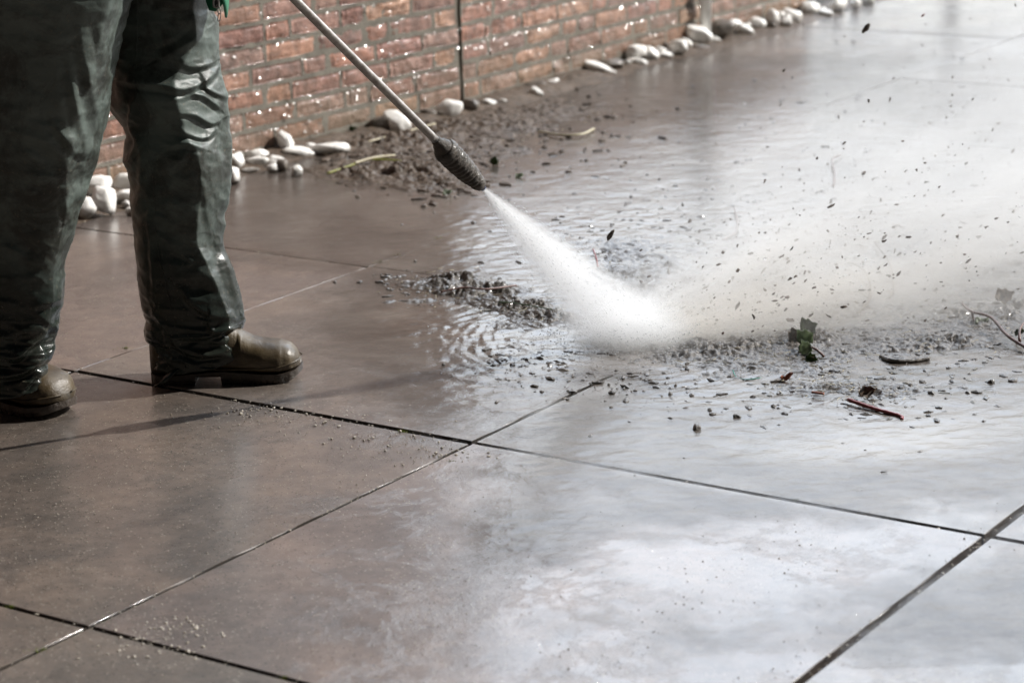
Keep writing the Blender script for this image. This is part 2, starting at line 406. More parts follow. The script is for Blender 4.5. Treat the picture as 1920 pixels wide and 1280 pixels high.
# ================================================================== SETTING
# ground below and beyond the slabs
gv = [(-150, -60, -.03), (150, -60, -.03), (150, 300, -.03), (-150, 300, -.03)]
tag(mesh('ground', gv, [(0, 1, 2, 3)], M_JOINT, smooth=False), kind='structure')

# paving slabs with open joints and softened edges, one sheet
def build_paving():
    V = []; Fc = []; T = []; n = 0
    rs = np.random.RandomState(5)
    for i in range(-1, 14):
        for j in range(-4, 22):
            g = .005; ch = .0016
            dz = rs.uniform(-.0012, .0012); tx, ty = rs.uniform(-.0012, .0012, 2)
            if i == 1 and j == 0: dz = 0; 
            t = rs.uniform(.86, 1.12)
            i0 = i + g + (.0025 if i == 2 else 0); i1 = i + 1 - g - (.001 if i == 1 else 0); j0, j1 = j + g, j + 1 - g; wi = i1 - i0
            ch = .004 if i == 2 else .0009
            near = i < 5 and -2 < j < 8
            k = 25 if near else 2
            # edge rim coordinates
            us = np.r_[0, np.linspace(ch, 1 - 2 * g - ch, k), 1 - 2 * g]
            A, B = np.meshgrid(us, us, indexing='ij'); m_ = len(us)
            rim = (A < ch * .5) | (A > 1 - 2 * g - ch * .5) | (B < ch * .5) | (B > 1 - 2 * g - ch * .5)
            Z = dz + tx * (A - .5) + ty * (B - .5) - rim * ch
            X, Y, _ = G(i0 + A * (wi / (1 - 2 * g)), j0 + B)
            if near:
                Z = Z + fbm((X, Y), 40, 3, 3) * .0016 * rim - .0007 * rim
                ex_ = fbm((X, Y), 55, 3, 13) * .0014 * rim; X = X + ex_; Y = Y - ex_
            P_ = np.stack([X, Y, Z], -1).reshape(-1, 3)
            # skirt
            idx = np.arange(m_ * m_).reshape(m_, m_)
            loop = np.r_[idx[0, :-1], idx[:-1, -1], idx[-1, :0:-1], idx[:0:-1, 0]]
            sk = P_[loop].copy(); sk[:, 2] = -.045
            V += [P_, sk]; base = n; n += len(P_) + len(sk)
            Fc.append(grid_faces(m_, m_, base=base))
            q = len(loop); l0 = loop + base; l1 = np.arange(q) + base + m_ * m_
            Fc.append(np.stack([np.roll(l0, -1), l0, l1, np.roll(l1, -1)], -1))
            tc_ = np.tile([t, t * rs.uniform(.97, 1.02), t * rs.uniform(.94, 1.02)], (len(P_) + len(sk), 1)); tc_[:m_ * m_][rim.ravel()] *= (.3 if i != 2 else .8); tc_[m_ * m_:] *= .25; T.append(tc_)
    o = mesh('paving', np.concatenate(V), np.concatenate(Fc), M_SLAB, smooth=False)
    set_attr(o, 'tone', np.concatenate(T))
    tag(o, kind='structure')
build_paving()

# ---- muddy water film, a height field that dips under the slabs where the film ends
IMP = PX(1180, 640); IMPX, IMPY = IMP.x, IMP.y
def pxgrid(x, y):                            # ground point back to photo position (numpy)
    X, Y, Z = x, y, -H
    d = Y * cp - Z * sp; u = Y * sp + Z * cp
    a = X * cr + u * sr; b = -X * sr + u * cr
    return 960 + F * a / d, 640 - F * b / d
def blob(x, y, u, v, rx, ry, ang=0.0):
    c = PX(u, v); dx, dy = x - c.x, y - c.y
    ca, sa = math.cos(ang), math.sin(ang)
    a, b = dx * ca + dy * sa, -dx * sa + dy * ca
    return np.exp(-((a / rx) ** 2 + (b / ry) ** 2))
def water_depth(x, y):
    D = 1.5 * blob(x, y, 1700, 480, 1.3, 1.5, .3) + 1.2 * blob(x, y, 1350, 620, .45, .5) + 1.0 * blob(x, y, 1250, 330, .8, 1.1)
    D += 1.0 * blob(x, y, 960, 600, .16, .22) + .75 * blob(x, y, 760, 590, .13, .22) + .8 * blob(x, y, 1750, 760, .55, .38)
    D += .55 * blob(x, y, 620, 380, .45, .6) + .8 * blob(x, y, 1500, 200, 1.4, 1.6) + .5 * blob(x, y, 1500, 850, .35, .12, -.1)
    D += .5 * blob(x, y, 1010, 880, .10, .12) + .55 * blob(x, y, 980, 1010, .10, .16) + .55 * blob(x, y, 1850, 1180, .3, .3) + .4 * blob(x, y, 1350, 960, .35, .12, .1) + .35 * blob(x, y, 1150, 1180, .22, .2)
    D -= .9 * blob(x, y, 1140, 725, .13, .10) + .35 * blob(x, y, 560, 520, .3, .25)
    D += .28 * fbm((x, y), 3.0, 5, 9) + .26 * fbm((x, y), 13, 5, 4, .65)
    return D - .42
def build_water():
    V = []; Fc = []; SI = []; FI = []; MU = []; n = 0
    for (x0, x1, y0, y1, st) in ((-1.45, 1.75, 3.0, 6.0, .0085), (-2.6, 3.2, 6.0, 11.0, .022)):
        xs = np.arange(x0, x1, st); ys = np.arange(y0, y1 + st * .5, st)
        X, Y = np.meshgrid(xs, ys, indexing='ij')
        D = water_depth(X, Y)
        dx, dy = X - IMPX, Y - IMPY; rr = np.hypot(dx, dy)
        wx = fbm((X, Y), 7, 3, 21) * .05
        rip = np.sin((rr + wx) * 2 * math.pi / .028) * np.exp(-((rr - .28) / .16) ** 2) * (dx < .25) * .0011
        rip = rip + fbm((X * 1.0 - Y * .5, Y * 1.8 + X * .6), 34, 3, 7) * .0022 * np.exp(-(rr / .6) ** 2)
        rip = rip + fbm((X + .4 * Y, Y * 1.5 - X * .6), 26, 4, 8) * .0020 + np.abs(fbm((X, Y * 1.3), 60, 2, 18)) * .0012 * blob(X, Y, 1550, 450, .9, 1.2, .3)
        Z = .0006 + .0045 * sstep(-.25, .6, D) * .7 + rip * sstep(-.1, .35, D) * .9
        # raised lip of a surge running forward from the jet
        V.append(np.stack([X, Y, Z], -1).reshape(-1, 3))
        f_ = grid_faces(*X.shape, base=0)
        keep = (D.ravel()[f_] > -.3).any(1)
        # do not run through the wall
        ii = (X - GX) * cyw + (Y - GY) * syw
        keep &= (ii.ravel()[f_] > -1.02).all(1)
        Fc.append(f_[keep] + n); n += X.size
        U_, V_ = pxgrid(X, Y)
        silt = .55 * blob(X, Y, 1750, 830, .4, .14, .2) + .5 * blob(X, Y, 1300, 640, .2, .2) + .35 * sstep(.2, 1, fbm((X, Y * 1.5), 4, 5, 31))
        SI.append(np.clip(silt, 0, 1).ravel())
        mu = 0
        for (u_, v_, a_, b_) in ((850, 540, .12, .10), (960, 575, .13, .10), (1000, 600, .12, .08), (1350, 665, .16, .10), (1450, 650, .16, .12), (1600, 735, .14, .06), (1780, 640, .25, .14), (1250, 530, .2, .25), (1500, 560, .3, .3), (1850, 520, .3, .4), (780, 330, .3, .2), (960, 240, .5, .4), (1700, 720, .3, .1)):
            mu = mu + blob(X, Y, u_, v_, a_, b_, .1)
        mu = np.clip(1.25 * mu, 0, 1) * sstep(-.32, .22, fbm((X + .03 * fbm((X, Y), 9, 2, 3), Y * 1.6), 17, 5, 55, .68)); MU.append(mu.ravel())
        fl_ = sstep(-.12, .45, D) * (.55 + .42 * sstep(.35, 1.3, D)); gi = (X - GX) * cyw + (Y - GY) * syw; gj = -(X - GX) * syw + (Y - GY) * cyw
        jm_ = np.exp(-((gi - np.round(gi)) / .009) ** 2) + np.exp(-((gj - np.round(gj)) / .009) ** 2)
        fl_ = fl_ * (1 - .85 * np.clip(jm_, 0, 1) * (1 - .9 * sstep(.25, .7, D))); FI.append(fl_.ravel())
    V = np.concatenate(V); Fc = np.concatenate(Fc); SI = np.concatenate(SI); FI = np.concatenate(FI); MU = np.concatenate(MU)
    used = np.unique(Fc); remap = np.full(len(V), -1); remap[used] = np.arange(len(used))
    o = mesh('muddy_water', V[used], remap[Fc], M_WATER)
    set_attr(o, 'silt', SI[used]); set_attr(o, 'film', np.maximum(FI, .75 * MU)[used]); set_attr(o, 'sludge', MU[used])
    tag(o, kind='structure')
build_water()

# ---- brick walls
GG = G
JJ = 3.884
M_BEAD, _nt, _p = mat('water_bead', (.30, .26, .22), .16, IOR=1.6, Specular_IOR_Level=1.0)
def build_wall(j0, j1, height, label, seed, turn=0.0):
    rs = np.random.RandomState(seed)
    iw = 0.0
    ct, st_ = math.cos(turn), math.sin(turn)
    def G(d, j, z=0.0):                     # distance off the wall plane, run along it from the open joint
        return GG(-1.05 + d * ct + (j - JJ) * st_, JJ + (j - JJ) * ct - d * st_, z)
    V = []; Fc = []; T = []; n = 0
    root = empty('brick_wall', label, 'wall', G(iw, j0))
    ox, oy, _ = G(iw, j0)
    ch = .0625; mort = .0125
    pal = np.array([.76, .80, .86]) * np.array([(.36, .165, .105), (.41, .205, .125), (.30, .14, .10), (.34, .18, .13), (.43, .235, .145), (.28, .145, .105), (.32, .185, .135)])
    row = 0; z = -.03
    while z < height:
        det = z < .85
        j = j0 + .003 - (rs.uniform(0, .16) if row else .1)
        while j < j1:
            Lb = .208 if rs.rand() < .66 else .099
            a, b = max(j, j0 + .003), min(j + Lb, j1 - .003); j += Lb + mort
            if b - a < .03: continue
            nu = max(3, int((b - a) / .0105)) if det else 3; nv = 7 if det else 3
            us = np.linspace(0, 1, nu + 1); vs = np.linspace(0, 1, nv + 1)
            A, B = np.meshgrid(us, vs, indexing='ij')
            ja = a + A * (b - a); zz = z + B * (ch - mort)
            e = np.minimum(np.minimum(A * (b - a), (1 - A) * (b - a)), np.minimum(B, 1 - B) * (ch - mort))
            d = rs.uniform(.0035, .008) * np.ones_like(A)
            if det:
                rough = rs.uniform(.3, 1.1)
                d = d + rough * (.007 * fbm((ja * 1.0 + row * 3, zz * 1.8), 26, 4, seed) + .005 * np.abs(fbm((ja, zz * 2.5), 60, 3, seed + 3)))
                d = d - .005 * np.exp(-e / .003)
                ja = ja + .0018 * fbm((ja, zz), 40, 2, seed + 5); zz = zz + .0018 * fbm((ja, zz), 40, 2, seed + 6)
            X, Y, _ = G(iw + d, ja)
            P_ = np.stack([X - ox, Y - oy, zz], -1).reshape(-1, 3)
            m0, m1 = A.shape
            idx = np.arange(m0 * m1).reshape(m0, m1)
            loop = np.r_[idx[0, :-1], idx[:-1, -1], idx[-1, :0:-1], idx[:0:-1, 0]]
            sk = P_[loop].copy(); sk[:, 0] -= .02 * cyw; sk[:, 1] -= .02 * syw
            V += [P_, sk]; Fc.append(grid_faces(m0, m1, base=n))
            q = len(loop); l0 = loop + n; l1 = np.arange(q) + n + m0 * m1
            Fc.append(np.stack([np.roll(l0, -1), l0, l1, np.roll(l1, -1)], -1))
            c = pal[rs.randint(len(pal))] * rs.uniform(.82, 1.15)
            T.append(np.tile(c, (len(P_) + len(sk), 1))); n += len(P_) + len(sk)
        z += ch; row += 1
    o = mesh('brickwork', np.concatenate(V), np.concatenate(Fc), M_BRICK, root, smooth=True)
    set_attr(o, 'tone', np.concatenate(T))
    if True:                                # beads of water along the upper brick edges
        rd = np.random.RandomState(seed + 50); V0, F0 = ICO2; F0 = np.array(F0); DV = []; DF = []
        fx = Vector((.57, -.6, .56)).normalized()
        for q in range(1000):
            jj = rd.uniform(max(j0, 1.0), min(j1, 7.5)); kk = rd.randint(0, 8); w_ = .2 + .8 * (vnoise((np.array([jj]), np.array([kk * 1.0])), 3.1, 5)[0] > -.1)
            if rd.rand() > w_ * math.exp(-max(0, kk - 4) * .45): continue
            r_ = .0012 + .0026 * rd.rand() ** 2
            x_, y_, _z = G(iw + .0095 + rd.uniform(-.003, .004), jj); zz_ = -.03 + (kk + 1) * ch - mort + rd.uniform(-.006, .001) - (rd.rand() < .3) * rd.uniform(0, .04)
            nn = (fx + Vector(rd.randn(3)) * .10).normalized(); t1 = nn.cross(Vector((0, 0, 1))).normalized(); t2 = nn.cross(t1); a_ = r_ * rd.uniform(.9, 2.2)
            DV.append(V0[:, :1] * a_ * np.array(t1) + V0[:, 1:2] * r_ * np.array(t2) + V0[:, 2:] * (r_ * .10) * np.array(nn) + (x_ - ox, y_ - oy, zz_)); DF.append(F0 + len(V0) * len(DF))
        od = mesh('water_beads', np.concatenate(DV), np.concatenate(DF), M_BEAD, root); od['kind'] = 'stuff'
    # mortar body
    nj = int((j1 - j0) / .02); nz = int(min(height, .9) / .012)
    A, B = np.meshgrid(np.linspace(j0, j1, nj), np.linspace(-.04, min(height, .9), nz), indexing='ij')
    d = .002 + .0022 * fbm((A, B), 22, 3, seed + 9)
    X, Y, _ = G(iw + d, A)
    V1 = np.stack([X - ox, Y - oy, B], -1).reshape(-1, 3)
    mb = MB(); mb.add(V1, [tuple(f) for f in grid_faces(*A.shape)])
    zt = z - .003
    def q4(*p): mb.add([(G(a, b)[0] - ox, G(a, b)[1] - oy, c) for a, b, c in p], [(0, 1, 2, 3)])
    if height > .9: q4((iw + .002, j0, min(height, .9)), (iw + .002, j1, min(height, .9)), (iw + .002, j1, zt), (iw + .002, j0, zt))
    q4((iw - .22, j0, zt), (iw - .22, j1, zt), (iw + .004, j1, zt), (iw + .004, j0, zt))
    q4((iw - .22, j1, -.04), (iw - .22, j0, -.04), (iw - .22, j0, zt), (iw - .22, j1, zt))
    q4((iw - .22, j0, -.04), (iw + .004, j0, -.04), (iw + .004, j0, zt), (iw - .22, j0, zt))
    q4((iw - .22, j1, -.04), (iw + .004, j1, -.04), (iw + .004, j1, zt), (iw - .22, j1, zt))
    mb.build('mortar_body', M_MORTAR, root, smooth=True)
build_wall(-2.5, JJ - .006, 3.3, 'tall red brick house wall left of the open vertical joint', 3, .08)
build_wall(JJ + .006, 6.35, .46, 'low red brick garden wall right of the open vertical joint', 8)

# white post at the low wall
_d = ray(1323, 48); _n = Vector(G(-1 + 1, 0)) * 0 + (Vector(G(1, 0)) - Vector(G(0, 0))); _w = Vector(G(-1.05, JJ)); _t = (.045 - (Vector((0, 0, H)) - _w).dot(_n)) / _d.dot(_n); pb = Vector((0, 0, H)) + _d * _t
root = empty('downpipe', 'slim white upright pipe standing in pebbles against the low brick wall', 'pipe', (pb.x, pb.y, 0))
mb = MB(); tube(mb, [(0, 0, -.02), (0, 0, .9), (0, 0, 1.7)], .022, 20); mb.build('pipe', M_WHITE, root)
mb = MB(); tube(mb, [(0, 0, .48), (0, 0, .51)], .024, 20); mb.build('clip', M_WHITE, root)

# ---- rail fence beyond the frame, mirrored in the wet paving
fx0 = 1.35
root = empty('rail_fence', 'brown board rail fence on white posts mirrored in the wet paving at the upper right', 'fence', (fx0, 12.0, 0))
def bx(mb, x0, x1, y0, y1, z0, z1):
    mb.add([(x, y, z) for x in (x0, x1) for y in (y0, y1) for z in (z0, z1)], [(0, 1, 3, 2), (4, 6, 7, 5), (0, 4, 5, 1), (2, 3, 7, 6), (0, 2, 6, 4), (1, 5, 7, 3)])
M_BOARD = simple('weathered_board', (.10, .07, .05), (.19, .14, .10), .7, 14)
for z0 in (.44, .55, .66, .77):
    mb = MB(); bx(mb, 0, 6.0, 0, .022, z0, z0 + .098); mb.build('board', M_BOARD, root, smooth=False)
for x in (.06, .95, 2.6, 4.3, 5.95):
    mb = MB(); bx(mb, x - .03, x + .03, -.065, -.003, -.03, .93); bx(mb, x - .036, x + .036, -.071, .003, .9305, .945); mb.build('post', M_WHITE, root, smooth=False)
# ---- pebbles
def stone_mesh(name, sx_, sy_, sz_, seed, mat_, loc, rot=(0, 0, 0), flat=.5, rough=.12):
    V, Fc = ICO3; V = V.copy(); k = seed * 1.37
    d = 1 + rough * fbm((V[:, 0] + k, V[:, 1] - k, V[:, 2] + 2 * k), 1.4, 3, seed) + .05 * fbm((V[:, 0] + k, V[:, 1] - k, V[:, 2] + k), 5, 2, seed)
    V = V * d[:, None]
    V = np.sign(V) * np.abs(V) ** .92
    rp = np.random.RandomState(seed * 7 + 1)
    for q in range(7):                         # worn flat facets
        nn = rp.randn(3); nn /= np.linalg.norm(nn); V -= np.maximum(0, V @ nn - rp.uniform(.66, .85))[:, None] * nn * .85
    V *= (sx_, sy_, sz_)
    o = mesh(name, V, Fc, mat_, loc=loc); o.rotation_euler = rot
    return o
def build_bed():
    js = np.arange(-1.5, 10.5, .012); ds = np.arange(-.02, .26, .012)
    A, B = np.meshgrid(js, ds, indexing='ij')
    tn = np.where(A < JJ, .08, 0.0)
    I = -1.05 + B * np.cos(tn) + (A - JJ) * np.sin(tn)
    J = JJ + (A - JJ) * np.cos(tn)
    X, Y, _ = GG(I, J)
    h_ = (.030 + .014 * fbm((X, Y), 9, 4, 77)) * (1 - sstep(.04, .20, B + .05 * fbm((X, Y), 5, 3, 78))) - .006 + .004 * fbm((X, Y), 60, 2, 79)
    h_ = h_ * np.where(A > 4.6, .6, 1)
    o = mesh('soil', np.stack([X, Y, h_], -1), grid_faces(*A.shape), M_SOIL)
    tag(o, kind='structure')
build_bed()
# photo position, width, height, tilt in the picture, kind
PEB = [
 (178, 348, 62, 30, .1, 'w', 'large rounded white pebble at the wall foot seen between the legs'),
 (238, 345, 52, 34, .2, 'w', 'white pebble half hidden behind the trouser leg near the wall'),
 (155, 389, 50, 42, -.5, 'w', 'front white pebble with triangular outline just right of the near trouser leg'),
 (167, 368, 28, 30, .6, 'w', 'small white pebble wedged between bigger pebbles beside the near trouser leg'),
 (198, 380, 42, 50, .9, 'w', 'upright oval white pebble with wet lower half between the legs'),
 (235, 370, 44, 28, .1, 'w', 'oval white pebble with dark underside touching the far trouser leg'),
 (537, 268, 28, 44, .9, 'w', 'upright white and grey pebble leaning on the brick wall right of the trousers'),
 (556, 287, 66, 19, -.15, 'w', 'long flat white pebble lying in front of the leaning one'),
 (580, 279, 24, 16, 0, 'w', 'small round white pebble between two long pebbles'),
 (619, 280, 58, 24, 0, 'w', 'grey and white oval pebble at the right end of the near row'),
 (483, 290, 38, 18, .2, 'w', 'slim white pebble lying tilted in the near row'),
 (482, 305, 46, 18, 0, 'w', 'low oval white pebble in front of the slim tilted pebble'),
 (518, 302, 34, 16, -.1, 'w', 'flat white pebble below the leaning pebble'),
 (442, 306, 32, 32, 0, 'w', 'round white pebble right beside the far trouser leg'),
 (436, 330, 24, 34, 0, 'w', 'white pebble partly behind the far trouser leg, lowest of its row'),
 (466, 320, 34, 8, .1, 'w', 'thin white stone sliver in front of the near row'),
 (447, 292, 17, 16, 0, 'w', 'tiny round white pebble on top of the row beside the trousers'),
 (838, 209, 50, 30, .1, 'w', 'jagged white stone at the foot of the open wall joint'),
 (742, 232, 48, 36, -.5, 'w', 'dirty white stone leaning behind the lance'),
 (712, 236, 50, 28, .2, 'd', 'brown stone left of the dirty white stone behind the lance'),
 (806, 213, 34, 18, -.2, 'd', 'small grey brown stone left of the jagged white stone'),
 (786, 222, 26, 14, 0, 'w', 'small pale stone beside the lance near the wall'),
 (922, 196, 36, 14, -.3, 'w', 'flat pale stone just right of the wall joint'),
 (880, 200, 34, 24, .1, 'd', 'lumpy brown stone against the wall joint'),
 (1035, 157, 24, 16, .2, 'w', 'small white pebble alone beside dark soil at the low wall'),
 (1003, 163, 40, 16, .1, 'd', 'dark stone left of the small lone white pebble'),
 (1126, 128, 62, 14, -.35, 'w', 'long wedge shaped pale stone at the low wall'),
 (1145, 120, 50, 16, -.1, 'd', 'flat dark stone behind the long wedge shaped stone'),
 (1193, 96, 34, 20, 0, 'w', 'pale pebble left of the twin pebbles under the low wall'),
 (1218, 104, 34, 24, -.4, 'w', 'grey white pebble tilted towards the water'),
 (1199, 117, 32, 14, -.2, 'w', 'low pale pebble at the water edge'),
 (1248, 105, 28, 14, -.2, 'w', 'small flat white pebble left of the pipe'),
 (1272, 93, 40, 26, .3, 'w', 'wide white pebble in front of the pipe foot, left side'),
 (1311, 65, 44, 26, -.5, 'w', 'big bright white pebble tilted against the pipe foot'),
 (1340, 76, 22, 14, 0, 'w', 'small white pebble just right below the pipe foot'),
 (1308, 88, 50, 10, -.2, 'd', 'flat reddish stone under the big bright pebble'),
 (1352, 54, 50, 28, 0, 'd', 'big dark brown stone just right of the pipe'),
 (1375, 52, 28, 28, -.4, 'w', 'white pebble leaning on the dark brown stone'),
 (1394, 60, 36, 20, -.4, 'w', 'white pebble in front, second after the dark brown stone'),
 (1419, 47, 32, 22, -.3, 'w', 'round bright white pebble third after the dark brown stone'),
 (1449, 36, 24, 26, -.3, 'w', 'upright grey white pebble in the far row'),
 (1486, 31, 38, 20, -.3, 'w', 'wide white pebble in the far row'),
 (1474, 43, 18, 18, 0, 'w', 'small white pebble below the wide far pebble'),
 (1519, 17, 36, 24, 0, 'w', 'large bright pebble in the far row under the frame edge'),
 (1549, 25, 26, 12, -.2, 'w', 'thin pebble lying right of the large far pebble'),
 (1572, 12, 26, 26, -.3, 'w', 'upright rounded pebble near the end of the far row'),
 (1604, 10, 18, 20, 0, 'w', 'small pebble near the end of the far row'),
 (1628, 4, 22, 14, 0, 'w', 'last visible pebble of the far row'),
]
rsp = np.random.RandomState(4)
for k in range(46):
    a, b, c, d = [(130, 352, 250, 392), (432, 300, 560, 318), (1185, 108, 1300, 84), (1350, 66, 1640, 4), (1350, 58, 1640, -4), (880, 205, 1180, 120)][k % 6]
    t = rsp.rand(); w = rsp.uniform(12, 26)
    PEB.append((a + (c - a) * t, b + (d - b) * t + rsp.uniform(-6, 6), w, w * rsp.uniform(.55, .95), rsp.uniform(-.5, .5), 'w' if rsp.rand() < .8 else 'd', 'small pale stone filling a gap in the row along the wall foot'))
for k, (u, v, w, h, tilt, kd, lab) in enumerate(PEB):
    w, h = w * 1.12, h * 1.15
    b = PX(u, v + h * .42); s = b.y / F / cp
    w_, h_ = w * s, h * s
    dpt = (w_ + h_) * .42
    z0_ = h_ * .42; b.y += dpt * .2
    turn = .08 if u < 862 else 0.0
    nrm = Vector(GG(math.cos(turn), -math.sin(turn))) - Vector(GG(0, 0)); wp = Vector(GG(-1.05, JJ))
    off = (b - wp).dot(nrm)
    if off < dpt * .5 + .012:               # lies on top of the others, against the wall
        d_ = ray(u, v); c0 = Vector((0, 0, H)); t_ = (dpt * .5 + .012 - (c0 - wp).dot(nrm)) / d_.dot(nrm); b = c0 + d_ * t_; z0_ = max(b.z, h_ * .3)
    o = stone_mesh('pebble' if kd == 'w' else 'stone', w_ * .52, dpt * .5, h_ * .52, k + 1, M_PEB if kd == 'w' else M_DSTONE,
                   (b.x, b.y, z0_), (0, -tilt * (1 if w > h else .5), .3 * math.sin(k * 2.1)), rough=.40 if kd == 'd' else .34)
    tag(o, lab, 'stone', 'stones along the foot of the brick wall')

# ---- person ------------------------------------------------------
person = empty('person', 'person in dark green waterproof trousers and brown rubber boots holding a pressure washer lance', 'person', PX(330, 720))
PO = person.location.copy()
def loc_(V): return np.asarray(V, float) - np.array(PO)

def interp(tab, v):
    t = np.array(tab, float); return np.interp(v, t[:, 0], t[:, 1])
def ridge(U, V, pts, amp, wid, sharp=1.0):
    """displacement of a creased fold along a polyline in picture units"""
    pts = np.array(spline(pts, 14)); best = np.full(U.shape, 1e9); tt = np.zeros(U.shape); side = np.zeros(U.shape)
    n = len(pts) - 1
    for k in range(n):
        a, b = pts[k], pts[k + 1]; d = b - a; l2 = max(d @ d, 1e-9)
        t = np.clip(((U - a[0]) * d[0] + (V - a[1]) * d[1]) / l2, 0, 1)
        ex, ey = U - a[0] - t * d[0], V - a[1] - t * d[1]
        ds = np.hypot(ex, ey); m_ = ds < best
        best = np.where(m_, ds, best); tt = np.where(m_, (k + t) / n, tt)
        side = np.where(m_, np.sign(d[0] * ey - d[1] * ex), side)
    taper = np.sin(np.pi * np.clip(tt * .9 + .05, 0, 1)) ** .6
    w = wid * np.where(side > 0, .55, 1.7)
    prof = np.exp(-np.sqrt((best / w) ** 2 + .06)) * 1.2 - .35 * (side > 0) * np.exp(-((best - 1.3 * wid) / (.6 * wid)) ** 2)
    return amp * taper * prof
def leg_mesh(left, right, Yl, hem, folds, depth, seed, cor, v_top=-230):
    na, nv = 260, 460
    ang = np.linspace(0, 2 * np.pi, na, endpoint=False)       # 0 = picture right, pi/2 = towards the camera
    A = np.repeat(ang[:, None], nv, 1)
    t = np.linspace(0, 1, nv)[None, :] ** .92
    vh = hem(np.cos(A), np.sin(A))
    Vp = v_top + (vh - v_top) * t
    l, r = interp(left, Vp), interp(right, Vp)
    c, hw = (l + r) / 2, (r - l) / 2
    ex = .76
    ca, sa = np.cos(A), np.sin(A)
    cx = np.sign(ca) * np.abs(ca) ** ex; sy = np.sign(sa) * np.abs(sa) ** ex
    uc = interp(cor, Vp); yc = np.maximum(1 - np.abs(uc) ** (2 / ex), .05) ** (ex / 2)
    lin = yc * (1 - cx) / (1 - uc)
    sy = np.where((cx > uc) & (sa > 0), .2 * sy + .8 * lin, sy)
    U = c + hw * cx
    # world: the leg axis stands at distance Yl, rows are horizontal
    ax = (c - 960) / F; s = Yl / F / cp
    # z from row
    bb = (640 - Vp) / F
    dz = (-sp + bb * cp); dy = (cp + bb * sp)
    Z = H + Yl * dz / dy + 0 * A
    dd = Yl * cp - (Z - H) * sp
    uu = Yl * sp + (Z - H) * cp
    # picture x = a*cr + uu*sr  -> a
    Xc = ((U - 960) / F * dd - uu * sr) / cr
    dep = interp(depth, Vp)
    hwW = hw * dd / F
    X = Xc; Y = Yl - hwW * dep * sy
    Z = H + Y * dz / dy
    dd = Y * cp - (Z - H) * sp; uu = Y * sp + (Z - H) * cp
    X = ((U - 960) / F * dd - uu * sr) / cr
    # displacement
    front = sstep(-.25, .25, sa)
    D = np.zeros_like(U)
    for pts, amp, wid in folds:
        D += ridge(U, Vp, pts, amp, wid) * front
    nx, ny = ca, -sa
    wx = (X * 1.0, Y * 1.0, Z)
    D += .0065 * fbm((X, Y, Z * .8), 9, 3, seed) + .0035 * (1 - 2.2 * np.abs(fbm((X + .02 * fbm((X, Y, Z), 12, 2, 5), Y, Z * 1.4 + X * .5), 15, 3, seed + 22))) + .0022 * fbm((X * 1, Y, Z * 1.8), 24, 3, seed + 4)
    back = 1 - front
    D += back * .008 * fbm((X, Y, Z * 1.6), 14, 3, seed + 8)
    # crumpled stack above the hem
    low = sstep(520, 640, Vp)
    D += low * .006 * (1 - 2 * np.abs(fbm((X * .7, Y * .7, Z * 2.6 + .35 * X), 22, 2, seed + 12)))
    X = X + nx * D; Y = Y + ny * D; Z = Z + D * .15
    P_ = np.stack([X, Y, Z], -1)
    return P_, na, nv
# far leg (right in the picture)
RL = [(-240, 175), (-60, 196), (0, 200), (170, 205), (185, 212), (200, 222), (215, 232), (232, 237), (255, 234), (280, 233), (300, 243), (340, 248), (380, 252), (420, 255), (470, 260), (520, 264), (560, 269), (580, 276), (598, 271), (610, 274), (630, 286), (650, 290), (690, 284), (725, 286)]
RR = [(-240, 420), (-100, 405), (0, 400), (20, 407), (60, 407), (100, 409), (130, 417), (160, 424), (200, 428), (240, 428), (260, 429), (300, 430), (330, 430), (360, 425), (390, 418), (420, 414), (445, 415), (470, 426), (500, 437), (540, 449), (572, 455), (585, 455), (598, 449), (606, 438), (613, 446), (620, 445), (628, 440), (640, 456), (655, 462), (670, 455), (725, 440)]
RF = [([(335, 98), (362, 108), (398, 98)], .010, 7), ([(236, 130), (300, 139), (345, 148), (382, 132), (405, 108)], .013, 9),
      ([(338, 166), (368, 158), (398, 176), (412, 188)], .009, 6), ([(334, 192), (365, 198), (392, 214), (412, 208)], .010, 6),
      ([(328, 216), (352, 232), (384, 240), (402, 222)], .010, 6), ([(322, 252), (352, 250), (382, 262)], .010, 7),
      ([(376, 128), (388, 150), (424, 168)], .008, 6), ([(384, 250), (382, 330), (388, 400), (396, 430)], .004, 8),
      ([(404, 262), (392, 300), (398, 340)], .004, 8),
      ([(400, 430), (416, 470), (434, 520), (444, 560)], .006, 10), ([(340, 520), (362, 552), (400, 574), (448, 580)], .008, 7),
      ([(392, 575), (396, 604), (420, 600), (440, 602)], .011, 6), ([(330, 610), (385, 612), (436, 596)], .010, 7),
      ([(322, 600), (336, 628), (370, 648), (420, 640), (448, 624)], .008, 7), ([(290, 560), (310, 590), (322, 640)], .006, 7),
      ([(250, 170), (246, 210), (258, 240), (246, 270)], .006, 7), ([(262, 250), (268, 300), (262, 340)], .004, 8),
      ([(300, 300), (330, 290), (352, 262)], .005, 9), ([(280, 380), (288, 460), (292, 540)], .003, 5), ([(380, 40), (345, 66), (300, 90)], .006, 12)]
def hemR(ca, sa):
    base = np.interp(ca, [-1, -.6, -.2, .2, .55, .85, 1], [668, 676, 681, 674, 664, 649, 636])
    return base - 12 * (sa < 0) * np.abs(sa)
P1, na, nv = leg_mesh(RL, RR, 4.545, hemR, RF, [(-240, 1.0), (200, .95), (500, .85), (600, .72), (730, .6)], 2, [(-240, .6), (60, .6), (130, .15), (235, .15), (270, .42), (430, .42), (520, .6), (600, .7), (730, .7)])
